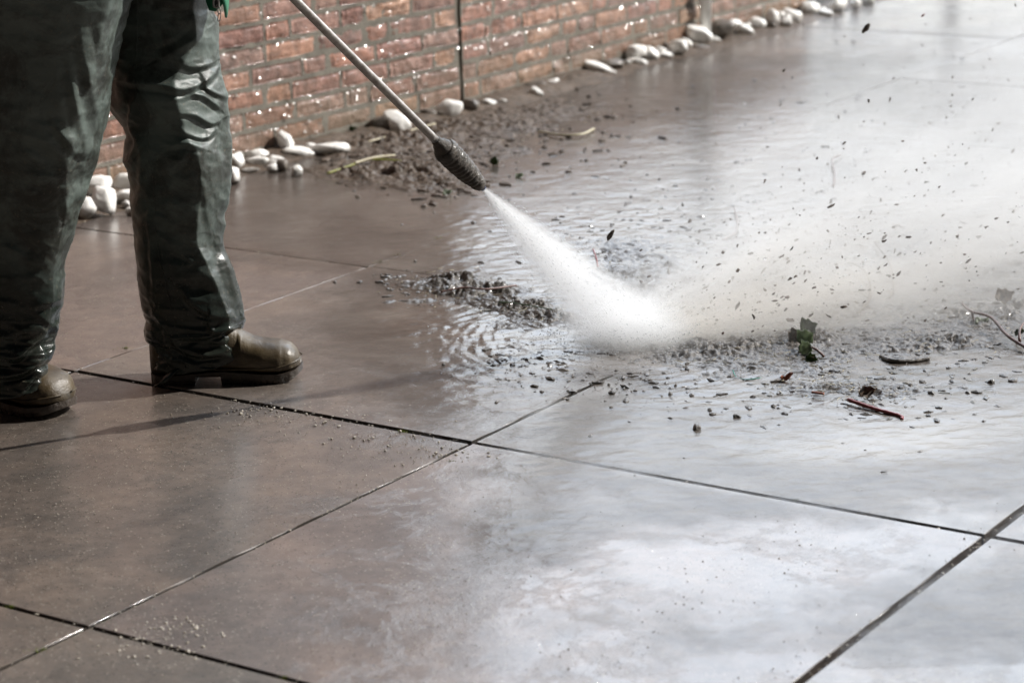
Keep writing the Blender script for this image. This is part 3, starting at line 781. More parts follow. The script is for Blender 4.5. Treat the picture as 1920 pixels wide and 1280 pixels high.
# near leg (left in the picture)
LL = [(-240, -230), (0, -190), (150, -150), (300, -95), (400, -58), (500, -55), (600, -60), (660, -48), (700, -50), (740, -50)]
LR_ = [(-240, 285), (-60, 255), (0, 241), (50, 225), (90, 213), (130, 206), (170, 203), (200, 197), (230, 190), (260, 182), (290, 171), (330, 160), (370, 147), (400, 137), (430, 127), (460, 118), (500, 114), (540, 112), (570, 107), (590, 100), (606, 93), (620, 90), (636, 92), (650, 88), (662, 84), (680, 84), (740, 84)]
LF = [([(150, 60), (163, 130), (172, 195), (160, 262)], .010, 12), ([(128, 120), (142, 190), (152, 240), (150, 300)], .009, 11),
      ([(100, 205), (122, 240), (140, 262)], .010, 9), ([(30, 220), (70, 232), (110, 262), (125, 300)], .008, 14), ([(0, 290), (60, 300), (110, 330)], .006, 14),
      ([(185, 20), (190, 90), (186, 150)], .006, 10), ([(118, 350), (128, 400), (110, 440)], .006, 9),
      ([(60, 545), (90, 540), (112, 530)], .006, 7), ([(-20, 650), (30, 640), (62, 612), (96, 600)], .012, 8), ([(-20, 676), (30, 672), (60, 655), (92, 640)], .011, 7),
      ([(40, 704), (60, 680), (84, 672)], .008, 5), ([(-30, 610), (20, 600), (70, 585)], .006, 9), ([(70, 560), (96, 590), (88, 624)], .006, 7)]
def hemL(ca, sa):
    return np.interp(ca, [-1, -.5, 0, .5, .8, 1], [716, 720, 716, 706, 697, 690]) - 10 * (sa < 0) * np.abs(sa)
P2, _, _ = leg_mesh(LL, LR_, 4.345, hemL, LF, [(-240, .85), (200, .8), (500, .8), (620, .75), (740, .6)], 6, [(-240, .8), (120, .8), (200, .62), (300, .66), (400, .8), (740, .8)])
f1 = grid_faces(na, nv, wrap=True)
# hips: joins the two legs at the waist, above the frame
def ring_pts(c, rx, ry, z, n=64): return [(c[0] + rx * math.cos(a), c[1] - ry * math.sin(a), z) for a in np.linspace(0, 2 * math.pi, n, endpoint=False)]
c1 = P1[:, 0].mean(0); c2 = P2[:, 0].mean(0); cc = (c1 + c2) / 2
hipV = []; hz = [(.80, .30, .17, .0), (.88, .29, .19, .0), (.96, .25, .18, .02), (1.04, .21, .16, .05), (1.08, .20, .155, .06)]
for (z, rx, ry, dx) in hz: hipV += ring_pts((cc[0] + dx, cc[1]), rx * .86, ry, z)
hipF = grid_faces(len(hz), 64).tolist()
hipF = [(k * 64 + q, k * 64 + (q + 1) % 64, (k + 1) * 64 + (q + 1) % 64, (k + 1) * 64 + q) for k in range(len(hz) - 1) for q in range(64)]
hipV = np.array(hipV)
TV = np.concatenate([P1.reshape(-1, 3), P2.reshape(-1, 3), hipV])
TF = np.concatenate([f1, f1 + na * nv, np.array(hipF) + 2 * na * nv])
tr = mesh('trousers', loc_(TV), TF, M_CLOTH, person)
so = tr.modifiers.new('thick', 'SOLIDIFY'); so.thickness = .0022; so.offset = -1
# seam along the far leg's side (a welted line) and the strap under the far boot
def on_leg(P_, k0, t): return P_[k0 % na, int(t * (nv - 1))]
mb = MB()
pts = []
for t in np.linspace(.15, .985, 120):
    a = int(na * (.25 + .055 * math.sin(3 * t) + .02)) 
    q = on_leg(P1, a, t); pts.append(Vector(q) + Vector((0, -.0006, 0)))
tube(mb, [p - Vector(PO) for p in pts], .0011, 6); mb.build('side_seam', M_CLOTH, person)

# boots ------------------------------------------------------------
def boot(name, heel, toe, k=1.0):
    """heel and toe: ground points; builds upper, sole, heel block, seams as children of one boot mesh"""
    heel, toe = Vector(heel), Vector(toe); ax = (toe - heel); Lb = ax.length; ax.normalize(); sd_ = Vector((-ax.y, ax.x, 0)); ns, na_ = 90, 72
    S_ = np.linspace(0, 1, ns)
    top = np.interp(S_, [0, .03, .1, .3, .42, .50, .56, .62, .68, .75, .82, .88, .93, .965, .985, 1], [.09, .16, .20, .21, .185, .145, .117, .099, .089, .083, .080, .077, .071, .060, .047, .032])
    hwid = np.interp(S_, [0, .03, .1, .25, .42, .6, .75, .86, .93, .97, .99, 1], [.012, .026, .036, .037, .036, .046, .052, .050, .043, .031, .018, .004])
    bot = np.interp(S_, [0, .05, .3, .5, .85, .95, 1], [.022, .018, .022, .026, .019, .024, .032])
    top = top * k; hwid = hwid * k
    V = []
    for k, s in enumerate(S_):
        x = s * Lb
        h_ = top[k] - bot[k]
        for q in range(na_):
            a = 2 * math.pi * q / na_
            c_, s_ = math.cos(a), math.sin(a)
            yy = hwid[k] * math.copysign(abs(c_) ** .72, c_)
            zz = bot[k] + h_ * (.38 + (.62 if s_ > 0 else .38) * math.copysign(abs(s_) ** (.95 if s_ > 0 else .5), s_))
            if s_ > 0 and s < .6: yy *= 1 - .22 * s_
            # side creases and toe seam as relief
            rim = .0016 * math.exp(-((zz - .040 - .012 * max(0, s - .8)) / .0018) ** 2) * (s > .45)
            yy += math.copysign(rim, c_)
            if abs(s - .885) < .012: yy -= .0007 * math.copysign(1, c_) * (1 - abs(s - .885) / .012); zz -= .0005 * (s_ > 0)
            p = heel + ax * x + sd_ * yy; V.append((p.x, p.y, zz))
    Fc = [(k * na_ + q, (k + 1) * na_ + q, (k + 1) * na_ + (q + 1) % na_, k * na_ + (q + 1) % na_) for k in range(ns - 1) for q in range(na_)]
    Fc += [tuple(range(na_)), tuple((ns - 1) * na_ + q for q in range(na_))[::-1]]
    b = mesh(name, loc_(V), Fc, M_BOOT, person)
    # sole with heel block, arch gap, tread notches and welt
    V = []; nq = 5; S2 = np.linspace(0, 1, 140)
    for s in S2:
        w_ = float(np.interp(s, S_, hwid)) * 1.0 + .001
        if s < .02 or s > .985: w_ *= .93
        up = float(np.interp(s, S_, bot)) + .002
        lowz = 0.0
        if s > .84: lowz = .020 * ((s - .84) / .16) ** 1.8
        if .30 < s < .47: lowz = .0165
        elif (s * 26) % 1 < .22 and (.05 < s < .29 or .49 < s < .9): lowz += .004
        x = s * (Lb + .001)
        for (fy, z) in ((-1, up), (-1.0, (up + lowz) / 2), (-.93, lowz), (.93, lowz), (1.0, (up + lowz) / 2), (1, up)):
            p = heel + ax * x + sd_ * (fy * w_); V.append((p.x, p.y, z))
    m_ = 6
    Fc = [(k * m_ + q, k * m_ + (q + 1) % m_, (k + 1) * m_ + (q + 1) % m_, (k + 1) * m_ + q) for k in range(len(S2) - 1) for q in range(m_)]
    Fc += [tuple(range(m_))[::-1], tuple((len(S2) - 1) * m_ + q for q in range(m_))]
    mesh('sole', loc_(V), Fc, M_SOLE, b, smooth=False)
    # welt line
    mb = MB()
    for sg in (-1, 1):
        pts = []
        for s in np.linspace(.03, .995, 60):
            w_ = float(np.interp(s, S_, hwid)); z = float(np.interp(s, [0, .5, .85, 1], [.034, .032, .036, .046]))
            pts.append(heel + ax * (s * Lb + .001) + sd_ * (sg * (w_ + .0006)) + Vector((0, 0, z)) - PO)
        tube(mb, pts, .0016, 6)
    mb.build('welt', M_BOOT, b)
    return b
boot('boot', PX(286, 716), PX(568, 707))
boot('boot', PX(-150, 722) , PX(130, 779), k=1.12)
# strap under the far boot's arch
mb = MB()
hp = [PY(335, 690, 4.50), PY(322, 702, 4.475), PY(305, 718, 4.468), PY(296, 722, 4.48)]
for w in (-.004, .0, .004): pass
V = []
for k, p in enumerate(spline([tuple(x) for x in hp], 14)):
    V += [(p[0] - .009, p[1], p[2]), (p[0] + .009, p[1] - .002, p[2] + .004)]
mb.add(loc_(V), [(2 * k, 2 * k + 1, 2 * k + 3, 2 * k + 2) for k in range(14)])
o = mb.build('strap', M_CLOTH, person); sm = o.modifiers.new('t', 'SOLIDIFY'); sm.thickness = .003

# lance -----------------------------------------------------------
NT = PY(905, 352, 4.42)                       # nozzle outlet
TG = PX(1192, 642)
LD = (TG - NT).normalized()                   # jet and lance direction
lance = empty('pressure_washer_lance', 'steel pressure washer lance with ribbed black rotating nozzle held over the wet slabs', 'pressure washer lance', NT)
ez = -LD; exx = ez.orthogonal().normalized(); eyy = ez.cross(exx)
def lathe(mb, prof, seg=48, wav=None):
    V = []; n = len(prof)
    for k, (d, r) in enumerate(prof):
        for q in range(seg):
            a = 2 * math.pi * q / seg
            rr = r + (wav(d, a) if wav else 0)
            V.append(ez * d + exx * (rr * math.cos(a)) + eyy * (rr * math.sin(a)))
    Fc = [(k * seg + q, k * seg + (q + 1) % seg, (k + 1) * seg + (q + 1) % seg, (k + 1) * seg + q) for k in range(n - 1) for q in range(seg)]
    Fc += [tuple(range(seg))[::-1], tuple((n - 1) * seg + q for q in range(seg))]
    mb.add([tuple(v) for v in V], Fc)
NL = .135
def noz_r(d): return np.interp(d, [.004, .012, .05, .09, .118, .128, .133], [.0100, .0140, .0210, .0238, .0245, .0242, .022])
prof = [(.003, .004)] + [(d, float(noz_r(d))) for d in np.linspace(.004, .133, 110)] + [(.134, .012)]
def wv(d, a):
    g = 0
    if .02 < d < .118: g = -.0030 * (0.5 + .5 * math.sin(d * 2 * math.pi / .0105 + .3 * math.sin(a))) ** 2
    return g + .0007 * float(math.sin(7 * a + d * 210) * math.sin(5 * d * 100 + 3 * a))
mb = MB(); lathe(mb, prof, 64, wv); noz = mb.build('nozzle', M_NOZ, lance)
mb = MB(); lathe(mb, [(-.002, .003), (-.002, .0065), (.001, .0078), (.005, .0085)], 32); mb.build('outlet', M_BLUE, noz)
mb = MB(); lathe(mb, [(.132, .018), (.137, .0185), (.138, .0165), (.142, .0165), (.143, .0145), (.149, .0140), (.151, .0105), (.160, .0095), (.162, .007)], 40); mb.build('collar', M_NOZ, lance)
# pipe bends very slightly
pp = [ez * d + eyy * (.006 * math.sin((d - .15) * 3)) for d in np.linspace(.155, 1.02, 40)]
mb = MB(); tube(mb, pp, .0078, 24); pipe = mb.build('pipe', M_STEEL, lance)
GE = pp[-1]
mb = MB(); tube(mb, [GE + LD * .02, GE - LD * .20], .018, 20); mb.build('insulating_grip', M_BLACK, lance)
mb = MB(); GB = GE - LD * .2; tube(mb, [GB, GB - LD * .06, GB - LD * .10 + Vector((0, 0, -.02)), GB - LD * .13 + Vector((-.02, 0, -.13))], [.02, .024, .022, .018], 16); mb.build('trigger_gun', M_BLACK, lance)
mb = MB(); tube(mb, [GB - LD * .05 + Vector((0, 0, -.022)), GB - LD * .06 + Vector((0, 0, -.10))], .005, 8); mb.build('trigger', M_STEEL, lance)

# upper body, above the frame but seen in the wet slabs and in the shadows
HG1 = NT + GE + ez * .06; HG2 = NT + GB - LD * .10 + Vector((-.005, 0, -.05))
wc = Vector((cc[0] + .05, cc[1], 1.03)); chest = Vector((cc[0] + .17, cc[1] - .02, 1.36)); neck = Vector((cc[0] + .26, cc[1] - .02, 1.52)); head = neck + Vector((.06, 0, .13))
bm = bmesh.new(); sk = bm.verts.layers.skin.verify()
def sv(p, r):
    v = bm.verts.new(p - PO); v[sk].radius = r if hasattr(r, '__len__') else (r, r); return v
pv = sv(wc - Vector((0, 0, .06)), (.13, .15)); a1 = sv(wc + (chest - wc) * .5, (.12, .15)); a2 = sv(chest, (.12, .165)); a3 = sv(neck - Vector((.02, 0, .05)), (.07, .08)); a4 = sv(neck + Vector((.015, 0, .02)), .055)
h1 = sv(head + Vector((0, 0, -.04)), (.075, .07)); h2 = sv(head + Vector((0, 0, .05)), (.092, .078)); h3 = sv(head + Vector((-.005, 0, .11)), (.055, .05))
for a, b in ((pv, a1), (a1, a2), (a2, a3), (a3, a4), (a4, h1), (h1, h2), (h2, h3)): bm.edges.new((a, b))
for side, hand in ((-1, HG1), (1, HG2)):
    sh = chest + Vector((.02, side * .19, .07)); el = (sh + hand) / 2 + Vector((-.06, side * .09, -.10)); 
    s1 = sv(sh, .062); e1 = sv(el, .045); w1 = sv(hand + (el - hand).normalized() * .07, .027); p1 = sv(hand + (el - hand).normalized() * .02 + Vector((0, 0, .018)), (.036, .018))
    for a, b in ((a2, s1), (s1, e1), (e1, w1), (w1, p1)): bm.edges.new((a, b))
me = bpy.data.meshes.new('body'); bm.to_mesh(me); bm.free()
body = bpy.data.objects.new('body', me); COL.objects.link(body); body.parent = person; me.materials.append(M_SKIN)
md = body.modifiers.new('skin', 'SKIN'); md.use_smooth_shade = True
body.data.skin_vertices[0].data[0].use_root = True
sb = body.modifiers.new('sub', 'SUBSURF'); sb.levels = 2; sb.render_levels = 2
# fingers curled round the grips
for hand, n_, axd in ((HG1, 4, LD), (HG2, 4, LD)):
    e1_ = Vector((0, 0, 1)); e1_ = (e1_ - axd * e1_.dot(axd)).normalized(); e2_ = axd.cross(e1_)
    for k in range(4):
        off = axd * ((k - 1.5) * .021); rr = .026
        pts = [hand + off + e1_ * rr * math.cos(t) + e2_ * rr * math.sin(t) for t in np.linspace(-.3, 2.9 - .15 * abs(k - 1.3), 9)]
        mb = MB(); tube(mb, [p - PO for p in pts], [.0095, .0095, .0092, .009, .0088, .0085, .008, .0075, .005], 10); mb.build('finger', M_SKIN, body)
    pts = [hand + axd * (-.035 + .008 * t * 4) + e1_ * .027 * math.cos(-t * 2.2) + e2_ * .027 * math.sin(-t * 2.2) for t in np.linspace(0, .9, 7)]
    mb = MB(); tube(mb, [p - PO for p in pts], [.012, .012, .0115, .011, .0105, .009, .006], 10); mb.build('thumb', M_SKIN, body)
V, Fc = ICO2
for nm, off, sc in (('nose', Vector((.085, 0, .0)), (.018, .012, .02)), ('ear', Vector((-.005, .078, .0)), (.018, .008, .03)), ('ear', Vector((-.005, -.078, .0)), (.018, .008, .03)), ('mouth', Vector((.074, 0, -.045)), (.008, .022, .006)), ('eye', Vector((.078, .03, .03)), (.01, .012, .008)), ('eye', Vector((.078, -.03, .03)), (.01, .012, .008))):
    mb = MB(); mb.add(V * sc + np.array(head + off - PO), Fc); mb.build(nm, M_HAIR if nm == 'eye' else M_SKIN, body)
mb = MB(); Vh = V * (.104, .09, .085) + np.array(head + Vector((-.012, 0, .06)) - PO); mb.add(Vh, Fc); mb.build('hair', M_HAIR, body)

# jacket: hangs forward, its front hem corner and zip reach into the frame
jn, jm = 72, 40
JV = []
jk = [(0, (wc.x + .02), .20, .175), (.35, wc.x + .05, .19, .18), (.7, chest.x, .175, .20), (.9, chest.x + .03, .14, .19), (1, neck.x - .01, .075, .08)]
front_hem = PY(418, 20, 4.44)
for b in range(jm):
    t = b / (jm - 1)
    cxk = np.interp(t, [q[0] for q in jk], [q[1] for q in jk]); rx = np.interp(t, [q[0] for q in jk], [q[2] for q in jk]); ry = np.interp(t, [q[0] for q in jk], [q[3] for q in jk])
    for a in range(jn):
        w = 2 * math.pi * a / jn
        fr = max(0, math.cos(w)) ** 3
        z0 = .93 - .19 * fr - .02 * math.sin(w * 2)
        z = z0 + (neck.z - z0) * t
        k_ = 1 + .03 * math.sin(5 * w + 6 * t)
        x = cxk + rx * k_ * math.cos(w); y = cc[1] - ry * k_ * math.sin(w)
        if t < .35:  # pull the front hem towards its place
            g = (1 - t / .35) * fr
            x += (front_hem.x - x) * g * .98; y += (front_hem.y + .05 - .10 * math.sin(w) - y) * g * .5
        JV.append((x, y, z))
JF = [(b * jn + a, b * jn + (a + 1) % jn, (b + 1) * jn + (a + 1) % jn, (b + 1) * jn + a) for b in range(jm - 1) for a in range(jn)]
jk_o = mesh('jacket', loc_(JV), JF, M_GREEN, person); sm = jk_o.modifiers.new('t', 'SOLIDIFY'); sm.thickness = .004
mb = MB()
for side, hand in ((-1, HG1), (1, HG2)):
    sh = chest + Vector((.02, side * .19, .07)); el = (sh + hand) / 2 + Vector((-.06, side * .09, -.10)); wr = hand + (el - hand).normalized() * .10
    tube(mb, [p - PO for p in (chest + Vector((.02, side * .12, .08)), sh, (sh + el) / 2, el, (el + wr) / 2, wr)], [.085, .085, .07, .062, .055, .045], 20, cap=False)
mb.build('sleeve', M_GREEN, person)
# front corner flap and zip, seen at the top of the frame
q0 = [PY(382, -30, 4.42), PY(385, 0, 4.42), PY(390, 19, 4.42), PY(400, 21, 4.42)]
fl = MB()
cor = [(378, -60), (386, 4), (392, 20), (404, 22), (418, 8), (426, -6), (440, -60)]
Vf = [PY(u, v, 4.425 - .02 * math.sin((u - 378) / 62 * math.pi)) for u, v in cor]
ctr = PY(408, -50, 4.40)
fl.add(loc_([tuple(ctr)] + [tuple(p) for p in Vf]), [(0, k, k + 1) for k in range(1, len(Vf))])
o = fl.build('jacket_hem', M_GREEN, jk_o); sm = o.modifiers.new('t', 'SOLIDIFY'); sm.thickness = .005
o.parent = jk_o
mb = MB()
zp = [PY(u, v, 4.40) - PO for u, v in ((402, -50), (404, -10), (406, 14))]
tube(mb, zp, .0035, 8)
for k in range(26):
    c = Vector(zp[0]).lerp(Vector(zp[2]), k / 25); tube(mb, [c + Vector((-.005, -.002, 0)), c + Vector((.005, -.002, 0))], .0009, 5)
mb.build('zip', M_BLACK, jk_o)
mb = MB()
def loop(cx_, cy_, w, h, rot, Y=4.392, r=.0009):
    pts = []
    for k in range(17):
        a = 2 * math.pi * k / 16; x = w * math.copysign(abs(math.cos(a)) ** .6, math.cos(a)); y = h * math.copysign(abs(math.sin(a)) ** .6, math.sin(a))
        pts.append(PY(cx_ + x * math.cos(rot) - y * math.sin(rot), cy_ + x * math.sin(rot) + y * math.cos(rot), Y) - PO)
    tube(mb, pts, r, 6, cap=False)
loop(410, 18, 2.8, 9, -.3); loop(411, 33, 2.6, 7, .12); loop(405, 6, 5, 8, 0, r=.002)
mb.build('zip_pull', M_STEEL, jk_o)

# ================================================================== MUD, DEBRIS
def mound(u, v, rx, ry, ang, hgt, seed, st=.0032, lumpy=1.0, sink=.006):
    """lumpy heap of wet mud, a height field over an ellipse"""
    rx *= 1.3; ry *= 1.3; c = PX(u, v); ca, sa = math.cos(ang), math.sin(ang)
    xs = np.arange(-rx * 1.5, rx * 1.5, st); ys = np.arange(-ry * 1.5, ry * 1.5, st)
    A, B = np.meshgrid(xs, ys, indexing='ij')
    X = c.x + A * ca - B * sa; Y = c.y + A * sa + B * ca
    rr = np.sqrt((A / rx) ** 2 + (B / ry) ** 2)
    env = np.clip(1.35 - rr + .55 * fbm((X, Y), 22, 3, seed + 1), 0, 1)
    wx_ = .012 * fbm((X, Y), 18, 3, seed + 31); wy_ = .012 * fbm((X, Y), 18, 3, seed + 32)
    l1 = 1 - np.abs(fbm((X + wx_, Y * 1.2 + wy_), 30, 6, seed, .68)) * 2.6
    l2 = vnoise((X, Y), 95, seed + 5)
    Z = env ** .8 * hgt * .85 * (.25 + .75 * np.clip(l1, 0, 1) ** 1.3 * (1 + .7 * vnoise((X, Y), 20, seed + 9))) + env * l2 * .0028 * lumpy - sink * (1 - sstep(0, .15, env))
    f_ = grid_faces(*X.shape); keep = (env.ravel()[f_] > 0).any(1)
    P_ = np.stack([X, Y, Z], -1).reshape(-1, 3); Fc = f_[keep]
    used = np.unique(Fc); rm = np.full(len(P_), -1); rm[used] = np.arange(len(used))
    return P_[used], rm[Fc]
def mounds(name, label, lst, mat_):
    V = []; Fc = []; n = 0
    for a in lst:
        v, f = mound(*a); V.append(v); Fc.append(f + n); n += len(v)
    return tag(mesh(name, np.concatenate(V), np.concatenate(Fc), mat_), label, 'mud', kind='stuff')
mounds('mud', 'dark glistening mud ridge left of the water jet', [
    (800, 535, .045, .035, 0, .020, 1), (850, 530, .055, .05, -.2, .028, 2), (905, 548, .07, .05, -.2, .024, 3), (965, 575, .08, .04, -.5, .022, 4), (1010, 592, .07, .04, -.5, .022, 5),
    (780, 567, .07, .015, .1, .010, 6), (975, 650, .09, .03, -.1, .006, 7), (990, 610, .10, .06, -.3, .008, 8)], M_MUD)
mounds('mud', 'dark churned mud thrown up right of the impact point', [
    (1300, 670, .07, .03, .1, .018, 11), (1360, 655, .09, .06, .1, .018, 12), (1430, 640, .10, .07, .1, .016, 13), (1400, 690, .11, .04, -.1, .010, 14), (1490, 640, .08, .06, 0, .020, 15),
    (1560, 665, .06, .03, .2, .012, 16), (1340, 705, .10, .03, 0, .006, 17), (1400, 655, .22, .12, .1, .009, 18), (1540, 690, .16, .07, .1, .008, 19)], M_MUD)
mounds('mud', 'low soil and leaf mould heap under the nozzle near the wall', [
    (690, 320, .12, .10, .2, .018, 21, .005), (760, 325, .13, .12, 0, .028, 22, .005), (820, 345, .10, .08, -.3, .020, 23, .005), (740, 270, .2, .12, .4, .030, 24, .006), (860, 236, .2, .2, .6, .020, 25, .006), (980, 212, .2, .16, .6, .014, 26, .006), (900, 290, .13, .12, 0, .010, 27, .006)], M_SOIL)
mounds('mud', 'scattered mud patches in the shallow water on the right', [
    (1650, 742, .06, .02, -.15, .012, 31), (1560, 728, .07, .03, 0, .014, 32), (1780, 640, .10, .05, .1, .016, 33), (1860, 590, .12, .08, .1, .018, 34), (1640, 640, .10, .05, 0, .010, 35), (1720, 655, .12, .03, 0, .012, 36),
    (1250, 540, .14, .2, .4, .014, 37, .005), (1200, 480, .12, .15, .4, .010, 38, .005), (1500, 560, .16, .2, .4, .014, 39, .005), (1850, 500, .2, .25, .4, .012, 40, .005), (1780, 610, .28, .16, .2, .009, 42, .004), (1620, 735, .14, .05, 0, .008, 43), (1080, 450, .10, .12, .5, .006, 41, .005)], M_MUD)

def scatter(name, label, cat, n, place, size, mat_, seed, flat=.6, elong=1.0, heights=None, tmpl=ICO1):
    rs = np.random.RandomState(seed); V0, F0 = tmpl; F0 = np.array(F0)
    V = []; Fc = []
    for k in range(n):
        x, y, z = place(rs)
        s = size(rs)
        d = 1 + .45 * (rs.rand(len(V0)) - .5)
        v = V0 * d[:, None] * (s * rs.uniform(.7, 1.2 * elong), s * rs.uniform(.6, 1.1), s * flat * rs.uniform(.7, 1.2))
        a = rs.rand() * 6.28; ca, sa = math.cos(a), math.sin(a)
        v = v @ np.array([[ca, sa, 0], [-sa, ca, 0], [0, 0, 1]])
        V.append(v + (x, y, z + s * flat * .4 + (.0022 if 'mud_crumbs' in name else 0))); Fc.append(F0 + k * len(V0))
    return tag(mesh(name, np.concatenate(V), np.concatenate(Fc), mat_, smooth=False), label, cat, kind='stuff')
def in_px(poly_fn):
    def f(rs):
        u, v = poly_fn(rs); p = PX(u, v); return p.x, p.y, 0
    return f
def gauss(lst):
    def f(rs):
        u, v, su, sv_ = lst[rs.randint(len(lst))]
        return u + rs.randn() * su, v + rs.randn() * sv_
    return f
# fine sand grains on the slabs
def grit_pos(rs):
    while True:
        u, v = rs.uniform(-50, 1970), rs.uniform(420, 1300)
        w = 1.0 if (u < 900) else .35
        if rs.rand() < w * (.55 + .45 * math.sin(u * .013 + v * .02) ): return u, v
scatter('grit', 'pale sand grains washed over the brown slabs', 'sand', 6500, in_px(grit_pos), lambda rs: .0005 + .0012 * rs.rand() ** 3, M_GRIT, 3)
scatter('grit', 'coarser pale grit beside the joint in front of the far boot', 'sand', 520, in_px(gauss([(640, 790, 90, 22), (760, 840, 70, 22), (500, 775, 60, 14), (840, 850, 40, 14), (320, 1215, 60, 20), (300, 1190, 50, 12), (330, 1170, 40, 12)])), lambda rs: .0012 + .0028 * rs.rand() ** 3, M_GRIT, 4)
scatter('mud_crumbs', 'small dark crumbs of mud lying in the shallow water', 'mud', 9500, in_px(gauss([(1600, 250, 250, 90), (1400, 330, 250, 80), (1700, 400, 200, 90), (1300, 500, 160, 70), (1500, 700, 180, 40), (1700, 640, 180, 60), (1250, 720, 120, 30), (1100, 420, 160, 60), (1400, 420, 220, 60), (1750, 480, 160, 60), (1650, 740, 120, 30), (1250, 480, 100, 60), (1000, 690, 60, 20), (820, 540, 60, 16), (1500, 660, 200, 50), (1650, 600, 200, 60)])), lambda rs: .0007 + .0062 * rs.rand() ** 7, M_MUD, 5, elong=2.2)
scatter('mud_crumbs', 'bits of soil, bark and leaf mould between nozzle and wall', 'mud', 1500, in_px(gauss([(740, 315, 60, 18), (830, 345, 40, 14), (700, 280, 60, 16), (870, 220, 70, 25), (960, 220, 80, 35), (1050, 250, 100, 35), (860, 300, 60, 30)])), lambda rs: .003 + .010 * rs.rand() ** 3, M_SOIL, 6, elong=2.0)
scatter('leaf_litter', 'pale brown leaf scraps and bark bits on the soil heap', 'litter', 900, in_px(gauss([(740, 315, 60, 16), (790, 335, 50, 14), (700, 290, 60, 16), (900, 230, 70, 35), (1040, 240, 90, 30), (1580, 730, 40, 10), (1640, 745, 40, 8), (1530, 712, 40, 10)])), lambda rs: .003 + .007 * rs.rand() ** 2, M_DRY, 7, flat=.3, elong=2.2)
scatter('joint_grit', 'wet mud and sand crumbs caught along the open slab joints', 'sand', 2600, (lambda rs: (lambda c: (c[0], c[1], -.009 + .008 * rs.rand()))(G(rs.randint(-1, 4) + rs.randn() * .0035, rs.uniform(-1.6, 6)) if rs.rand() < .6 else G(rs.uniform(-1, 3.5), rs.randint(-1, 6) + rs.randn() * .0035))), lambda rs: .0012 + .0026 * rs.rand() ** 2, M_GRIT, 8)

def fibres(name, label, n, lst, mat_, seed, lmin, lmax, r):
    rs = np.random.RandomState(seed); mb = MB()
    for k in range(n):
        u, v, su, sv_ = lst[rs.randint(len(lst))]
        p = PX(u + rs.randn() * su, v + rs.randn() * sv_); l_ = rs.uniform(lmin, lmax); a = rs.rand() * 6.28; cv = rs.uniform(-1.5, 1.5)
        pts = []; q = Vector((p.x, p.y, rs.uniform(.004, .014)))
        for t in range(5):
            pts.append(q.copy()); q += Vector((math.cos(a), math.sin(a), rs.uniform(-.25, .3))) * l_ / 5; a += cv / 4; q.z = max(q.z, .0045)
        tube(mb, pts, [r, r, r * .9, r * .7, r * .4], 5)
    return tag(mb.build(name, mat_), label, 'litter', kind='stuff')
HP = [(830, 540, 50, 14), (940, 560, 60, 14), (1000, 590, 40, 14), (1400, 665, 80, 20), (1520, 660, 70, 24), (1600, 735, 60, 14), (1780, 640, 100, 40), (1250, 540, 80, 50)]
fibres('root_fibres', 'fine dark root fibres tangled in the mud ridges and shallow water', 420, HP + [(1600, 500, 200, 70), (1350, 420, 160, 60)], M_SOIL, 41, .008, .04, .0006)
scatter('plant_scraps', 'small flat scraps of rotten leaf floating over the churned mud on the right', 'litter', 1500, in_px(gauss([(1400, 665, 90, 22), (1560, 700, 100, 26), (1620, 745, 60, 12), (1780, 640, 110, 50), (1500, 520, 160, 60), (1250, 520, 80, 50), (950, 565, 60, 14), (1300, 430, 160, 60), (1700, 430, 140, 70)])), lambda rs: .0015 + .006 * rs.rand() ** 4, M_DRY2, 17, flat=.35, elong=2.6)
for _o in [bpy.data.objects['plant_scraps']]: _o.location.z = .003
fibres('plant_fibres', 'pale straw and grass bits mixed into the mud and soil heaps', 330, HP + [(740, 310, 70, 20), (860, 230, 80, 30), (1000, 230, 90, 30), (1560, 730, 60, 10)], M_PALE, 42, .006, .03, .0007)
# single dark clods lying in the shallow water
CL = [(1731, 717, 16), (1747, 737, 18), (1770, 733, 14), (1809, 711, 12), (1858, 716, 20), (1815, 736, 18), (1900, 713, 24), (1639, 720, 20), (1690, 728, 14), (1706, 722, 14), (1335, 776, 16), (1382, 781, 20), (1306, 802, 24),
      (1657, 885, 14), (1622, 845, 10), (1581, 832, 9), (1107, 817, 13), (1190, 890, 6), (1262, 708, 10), (1900, 590, 24), (1785, 595, 20), (1840, 610, 16), (1870, 570, 22), (1765, 662, 11), (1885, 770, 10), (1678, 820, 10)]
lab0 = ['small pointed black clod in shallow water', 'dark stone chip']
clodsrc = None
CLAB = {(1382, 781, 20): 'reddish brown clod standing in water left of the red twig', (1306, 802, 24): 'flat crumbled dark clod nearest the joint crossing in front of the surge', (1335, 776, 16): 'flat black clod next to the small white chip', (1657, 885, 14): 'smooth black pebble on the pale silt bank', (1107, 817, 13): 'single shiny dark blue black chip beside the slab joint', (1639, 720, 20): 'blunt dark clod just above the red twig pile', (1900, 713, 24): 'largest dark clod at the right edge of the photo above the silt bank', (1622, 845, 10): 'small flat chip in the middle of the pale silt bank', (1581, 832, 9): 'small red brown chip on the pale silt bank'}
for k, c in enumerate(CL):
    u, v, w = c; b = PX(u, v + w * .2); s = b.y / F * w
    o = stone_mesh('mud_clod', s * .5, s * .4, s * .38, k + 60, M_MUD, (b.x, b.y, s * .13), (0, 0, k * 1.7), rough=.55)
    tag(o, CLAB.get(c, 'small dark clod poking out of the shallow muddy water on the right'), 'clod', 'dark clods lying in the shallow water')
for (u, v, w, lab) in ((1415, 763, 17, 'small white chip in the water beside a flat black clod'), (1282, 728, 14, 'flat cream chip left of the green cord')):
    b = PX(u, v); s = b.y / F * w; tag(stone_mesh('stone_chip', s * .5, s * .35, s * .25, u, M_PEB, (b.x, b.y, s * .1)), lab, 'stone')

